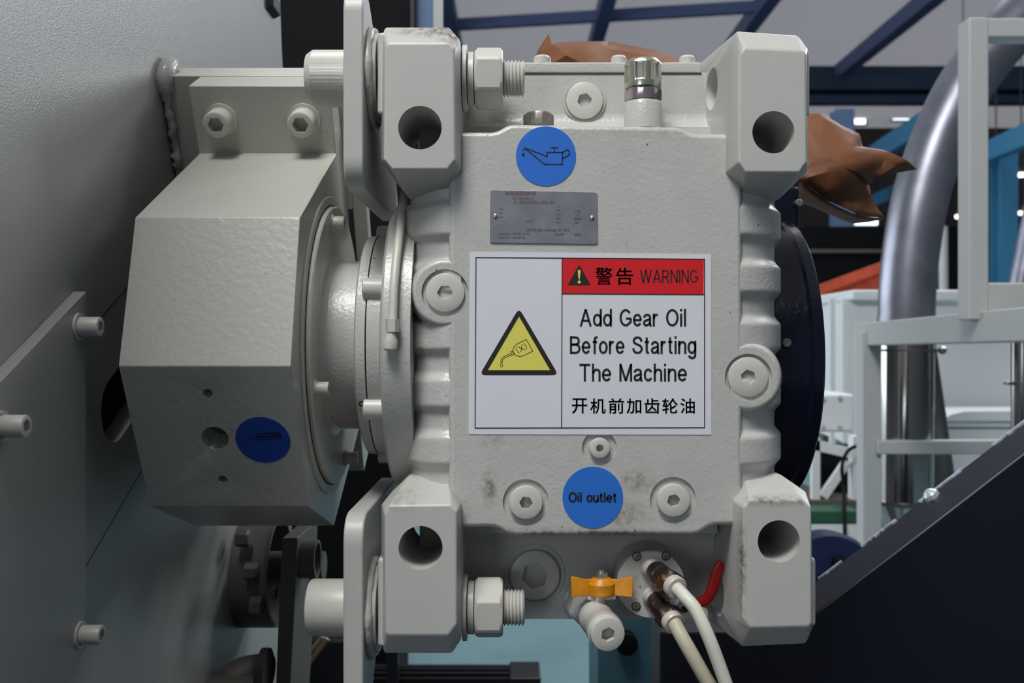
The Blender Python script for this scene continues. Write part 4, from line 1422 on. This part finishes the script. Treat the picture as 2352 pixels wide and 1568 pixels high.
# =================================================================== BEHIND LEFT: dark guard, post, small parts
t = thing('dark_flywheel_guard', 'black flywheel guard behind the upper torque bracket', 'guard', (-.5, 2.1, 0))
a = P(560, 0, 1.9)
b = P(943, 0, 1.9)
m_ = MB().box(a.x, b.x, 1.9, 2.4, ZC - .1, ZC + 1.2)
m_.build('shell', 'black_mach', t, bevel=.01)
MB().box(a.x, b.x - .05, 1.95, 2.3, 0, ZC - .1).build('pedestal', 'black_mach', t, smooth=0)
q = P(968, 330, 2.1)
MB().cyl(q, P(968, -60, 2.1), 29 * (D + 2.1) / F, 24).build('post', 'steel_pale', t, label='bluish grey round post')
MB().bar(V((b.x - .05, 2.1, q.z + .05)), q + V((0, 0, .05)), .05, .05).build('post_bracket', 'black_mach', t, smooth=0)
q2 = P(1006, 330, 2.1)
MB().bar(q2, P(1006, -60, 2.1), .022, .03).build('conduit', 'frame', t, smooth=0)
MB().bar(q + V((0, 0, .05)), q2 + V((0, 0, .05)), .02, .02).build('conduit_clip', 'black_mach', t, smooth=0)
# lower bearing unit in the dark
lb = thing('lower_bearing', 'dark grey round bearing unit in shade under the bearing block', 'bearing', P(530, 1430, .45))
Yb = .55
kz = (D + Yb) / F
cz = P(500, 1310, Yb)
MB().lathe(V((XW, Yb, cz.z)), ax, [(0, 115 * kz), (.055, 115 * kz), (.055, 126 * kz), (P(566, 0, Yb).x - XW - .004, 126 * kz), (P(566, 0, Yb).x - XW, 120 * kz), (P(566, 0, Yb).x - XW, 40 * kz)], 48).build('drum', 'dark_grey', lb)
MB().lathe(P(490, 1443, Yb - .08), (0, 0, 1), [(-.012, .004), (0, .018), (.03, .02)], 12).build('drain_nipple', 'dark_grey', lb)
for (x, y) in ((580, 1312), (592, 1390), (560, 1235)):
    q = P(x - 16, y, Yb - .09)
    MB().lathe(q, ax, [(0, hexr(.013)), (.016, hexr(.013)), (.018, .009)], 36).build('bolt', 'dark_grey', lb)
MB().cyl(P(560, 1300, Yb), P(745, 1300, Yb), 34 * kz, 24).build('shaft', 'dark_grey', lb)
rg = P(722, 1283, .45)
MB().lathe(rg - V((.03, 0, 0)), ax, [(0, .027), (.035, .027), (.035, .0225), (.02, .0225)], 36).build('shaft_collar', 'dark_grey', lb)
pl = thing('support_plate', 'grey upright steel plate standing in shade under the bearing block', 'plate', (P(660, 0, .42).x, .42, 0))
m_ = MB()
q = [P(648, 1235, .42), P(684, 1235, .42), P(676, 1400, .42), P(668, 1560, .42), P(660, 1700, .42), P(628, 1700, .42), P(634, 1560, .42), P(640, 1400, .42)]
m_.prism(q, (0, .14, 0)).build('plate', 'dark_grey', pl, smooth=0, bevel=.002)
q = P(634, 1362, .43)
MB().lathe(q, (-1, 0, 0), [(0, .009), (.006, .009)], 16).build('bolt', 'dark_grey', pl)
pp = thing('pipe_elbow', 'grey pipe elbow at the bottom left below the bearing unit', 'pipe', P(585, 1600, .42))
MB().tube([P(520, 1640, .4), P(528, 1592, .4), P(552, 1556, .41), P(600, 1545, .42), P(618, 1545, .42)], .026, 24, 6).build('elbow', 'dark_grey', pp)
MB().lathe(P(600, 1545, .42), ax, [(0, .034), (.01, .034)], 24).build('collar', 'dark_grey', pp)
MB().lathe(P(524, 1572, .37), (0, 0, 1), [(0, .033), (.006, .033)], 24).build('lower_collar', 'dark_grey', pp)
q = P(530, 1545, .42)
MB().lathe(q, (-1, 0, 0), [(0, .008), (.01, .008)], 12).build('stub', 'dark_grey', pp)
for i, (x0, y0, x1, y1) in enumerate(((742, 1462, 694, 1520), (752, 1466, 708, 1524))):
    o = MB().cyl(P(x0, y0, .75), P(x1, y1, .75), .005, 10).build('tan_stick', 'bamboo')
    tag(o, 'thin tan stick behind the lower clamp bolt head, ' + ('left of the pair' if i == 0 else 'right of the pair'), 'stick')
# black motor on the floor
mt = thing('black_motor', 'black finned motor low at the bottom behind the lower left lug', 'motor', (P(1050, 0, 1.5).x, 1.5, 0))
cm = P(1040, 1720, 1.45)
rm = cm.z - .0
xm0, xm1 = P(690, 0, 1.3).x, P(1205, 0, 1.3).x
zc_ = P(1000, 1690, 1.45).z
R_ = P(1000, 1537, 1.45).z - zc_
MB().lathe(V((xm0, 1.45, zc_)), ax, [(0, R_ * .9), (xm1 - xm0 - .03, R_ * .93), (xm1 - xm0, R_ * .85)], 40).build('body', 'black_fin', mt)
for k in range(17):
    th_ = radians(20 + 140 * k / 16)
    e_ = V((0, cos(th_) * -1, sin(th_)))
    p0_ = V((xm0 + .12, 1.45, zc_)) + e_ * (R_ * .95)
    p1_ = V((xm1 - .03, 1.45, zc_)) + e_ * (R_ * .95)
    MB().bar(p0_, p1_, .008, .022).build('cooling_fin', 'black_fin', mt, smooth=0)
MB().box(P(1170, 0, 1.3).x, P(1245, 0, 1.3).x, 1.38, 1.5, zc_ - R_ * .5, P(1200, 1556, 1.38).z).build('end_bracket', 'black_fin', mt, bevel=.004)
MB().box(xm0, P(812, 0, 1.3).x, 1.28, 1.6, zc_, P(800, 1470, 1.28).z).build('terminal_box', 'black_fin', mt, bevel=.006)
MB().box(P(888, 0, 1.35).x, P(914, 0, 1.35).x, 1.35, 1.37, zc_, P(900, 1470, 1.35).z).build('eye_post', 'black_fin', mt, smooth=0)
MB().box(xm0, xm1, 1.3, 1.6, 0, zc_ - R_ * .6).build('foot', 'black_fin', mt, smooth=0)
# teal plinth
o = thing('teal_plinth', 'teal painted steel plinth between the drain valve and the cables', 'plinth', (P(1440, 0, .9).x, .9, 0))
a = P(1372, 1425, .9)
b = P(1530, 1425, .9)
MB().box(a.x, b.x, .9, 1.1, 0, P(1400, 1395, .9).z).build('body', 'teal', o, bevel=.003)
q = P(1437, 1470, .895)
MB().lathe(q, (0, -1, 0), [(0, .02), (.03, .02), (.032, .015)], 20).build('dark_knob', 'black_mach', o)
# bright slit of daylight low between the bearing and the gearbox
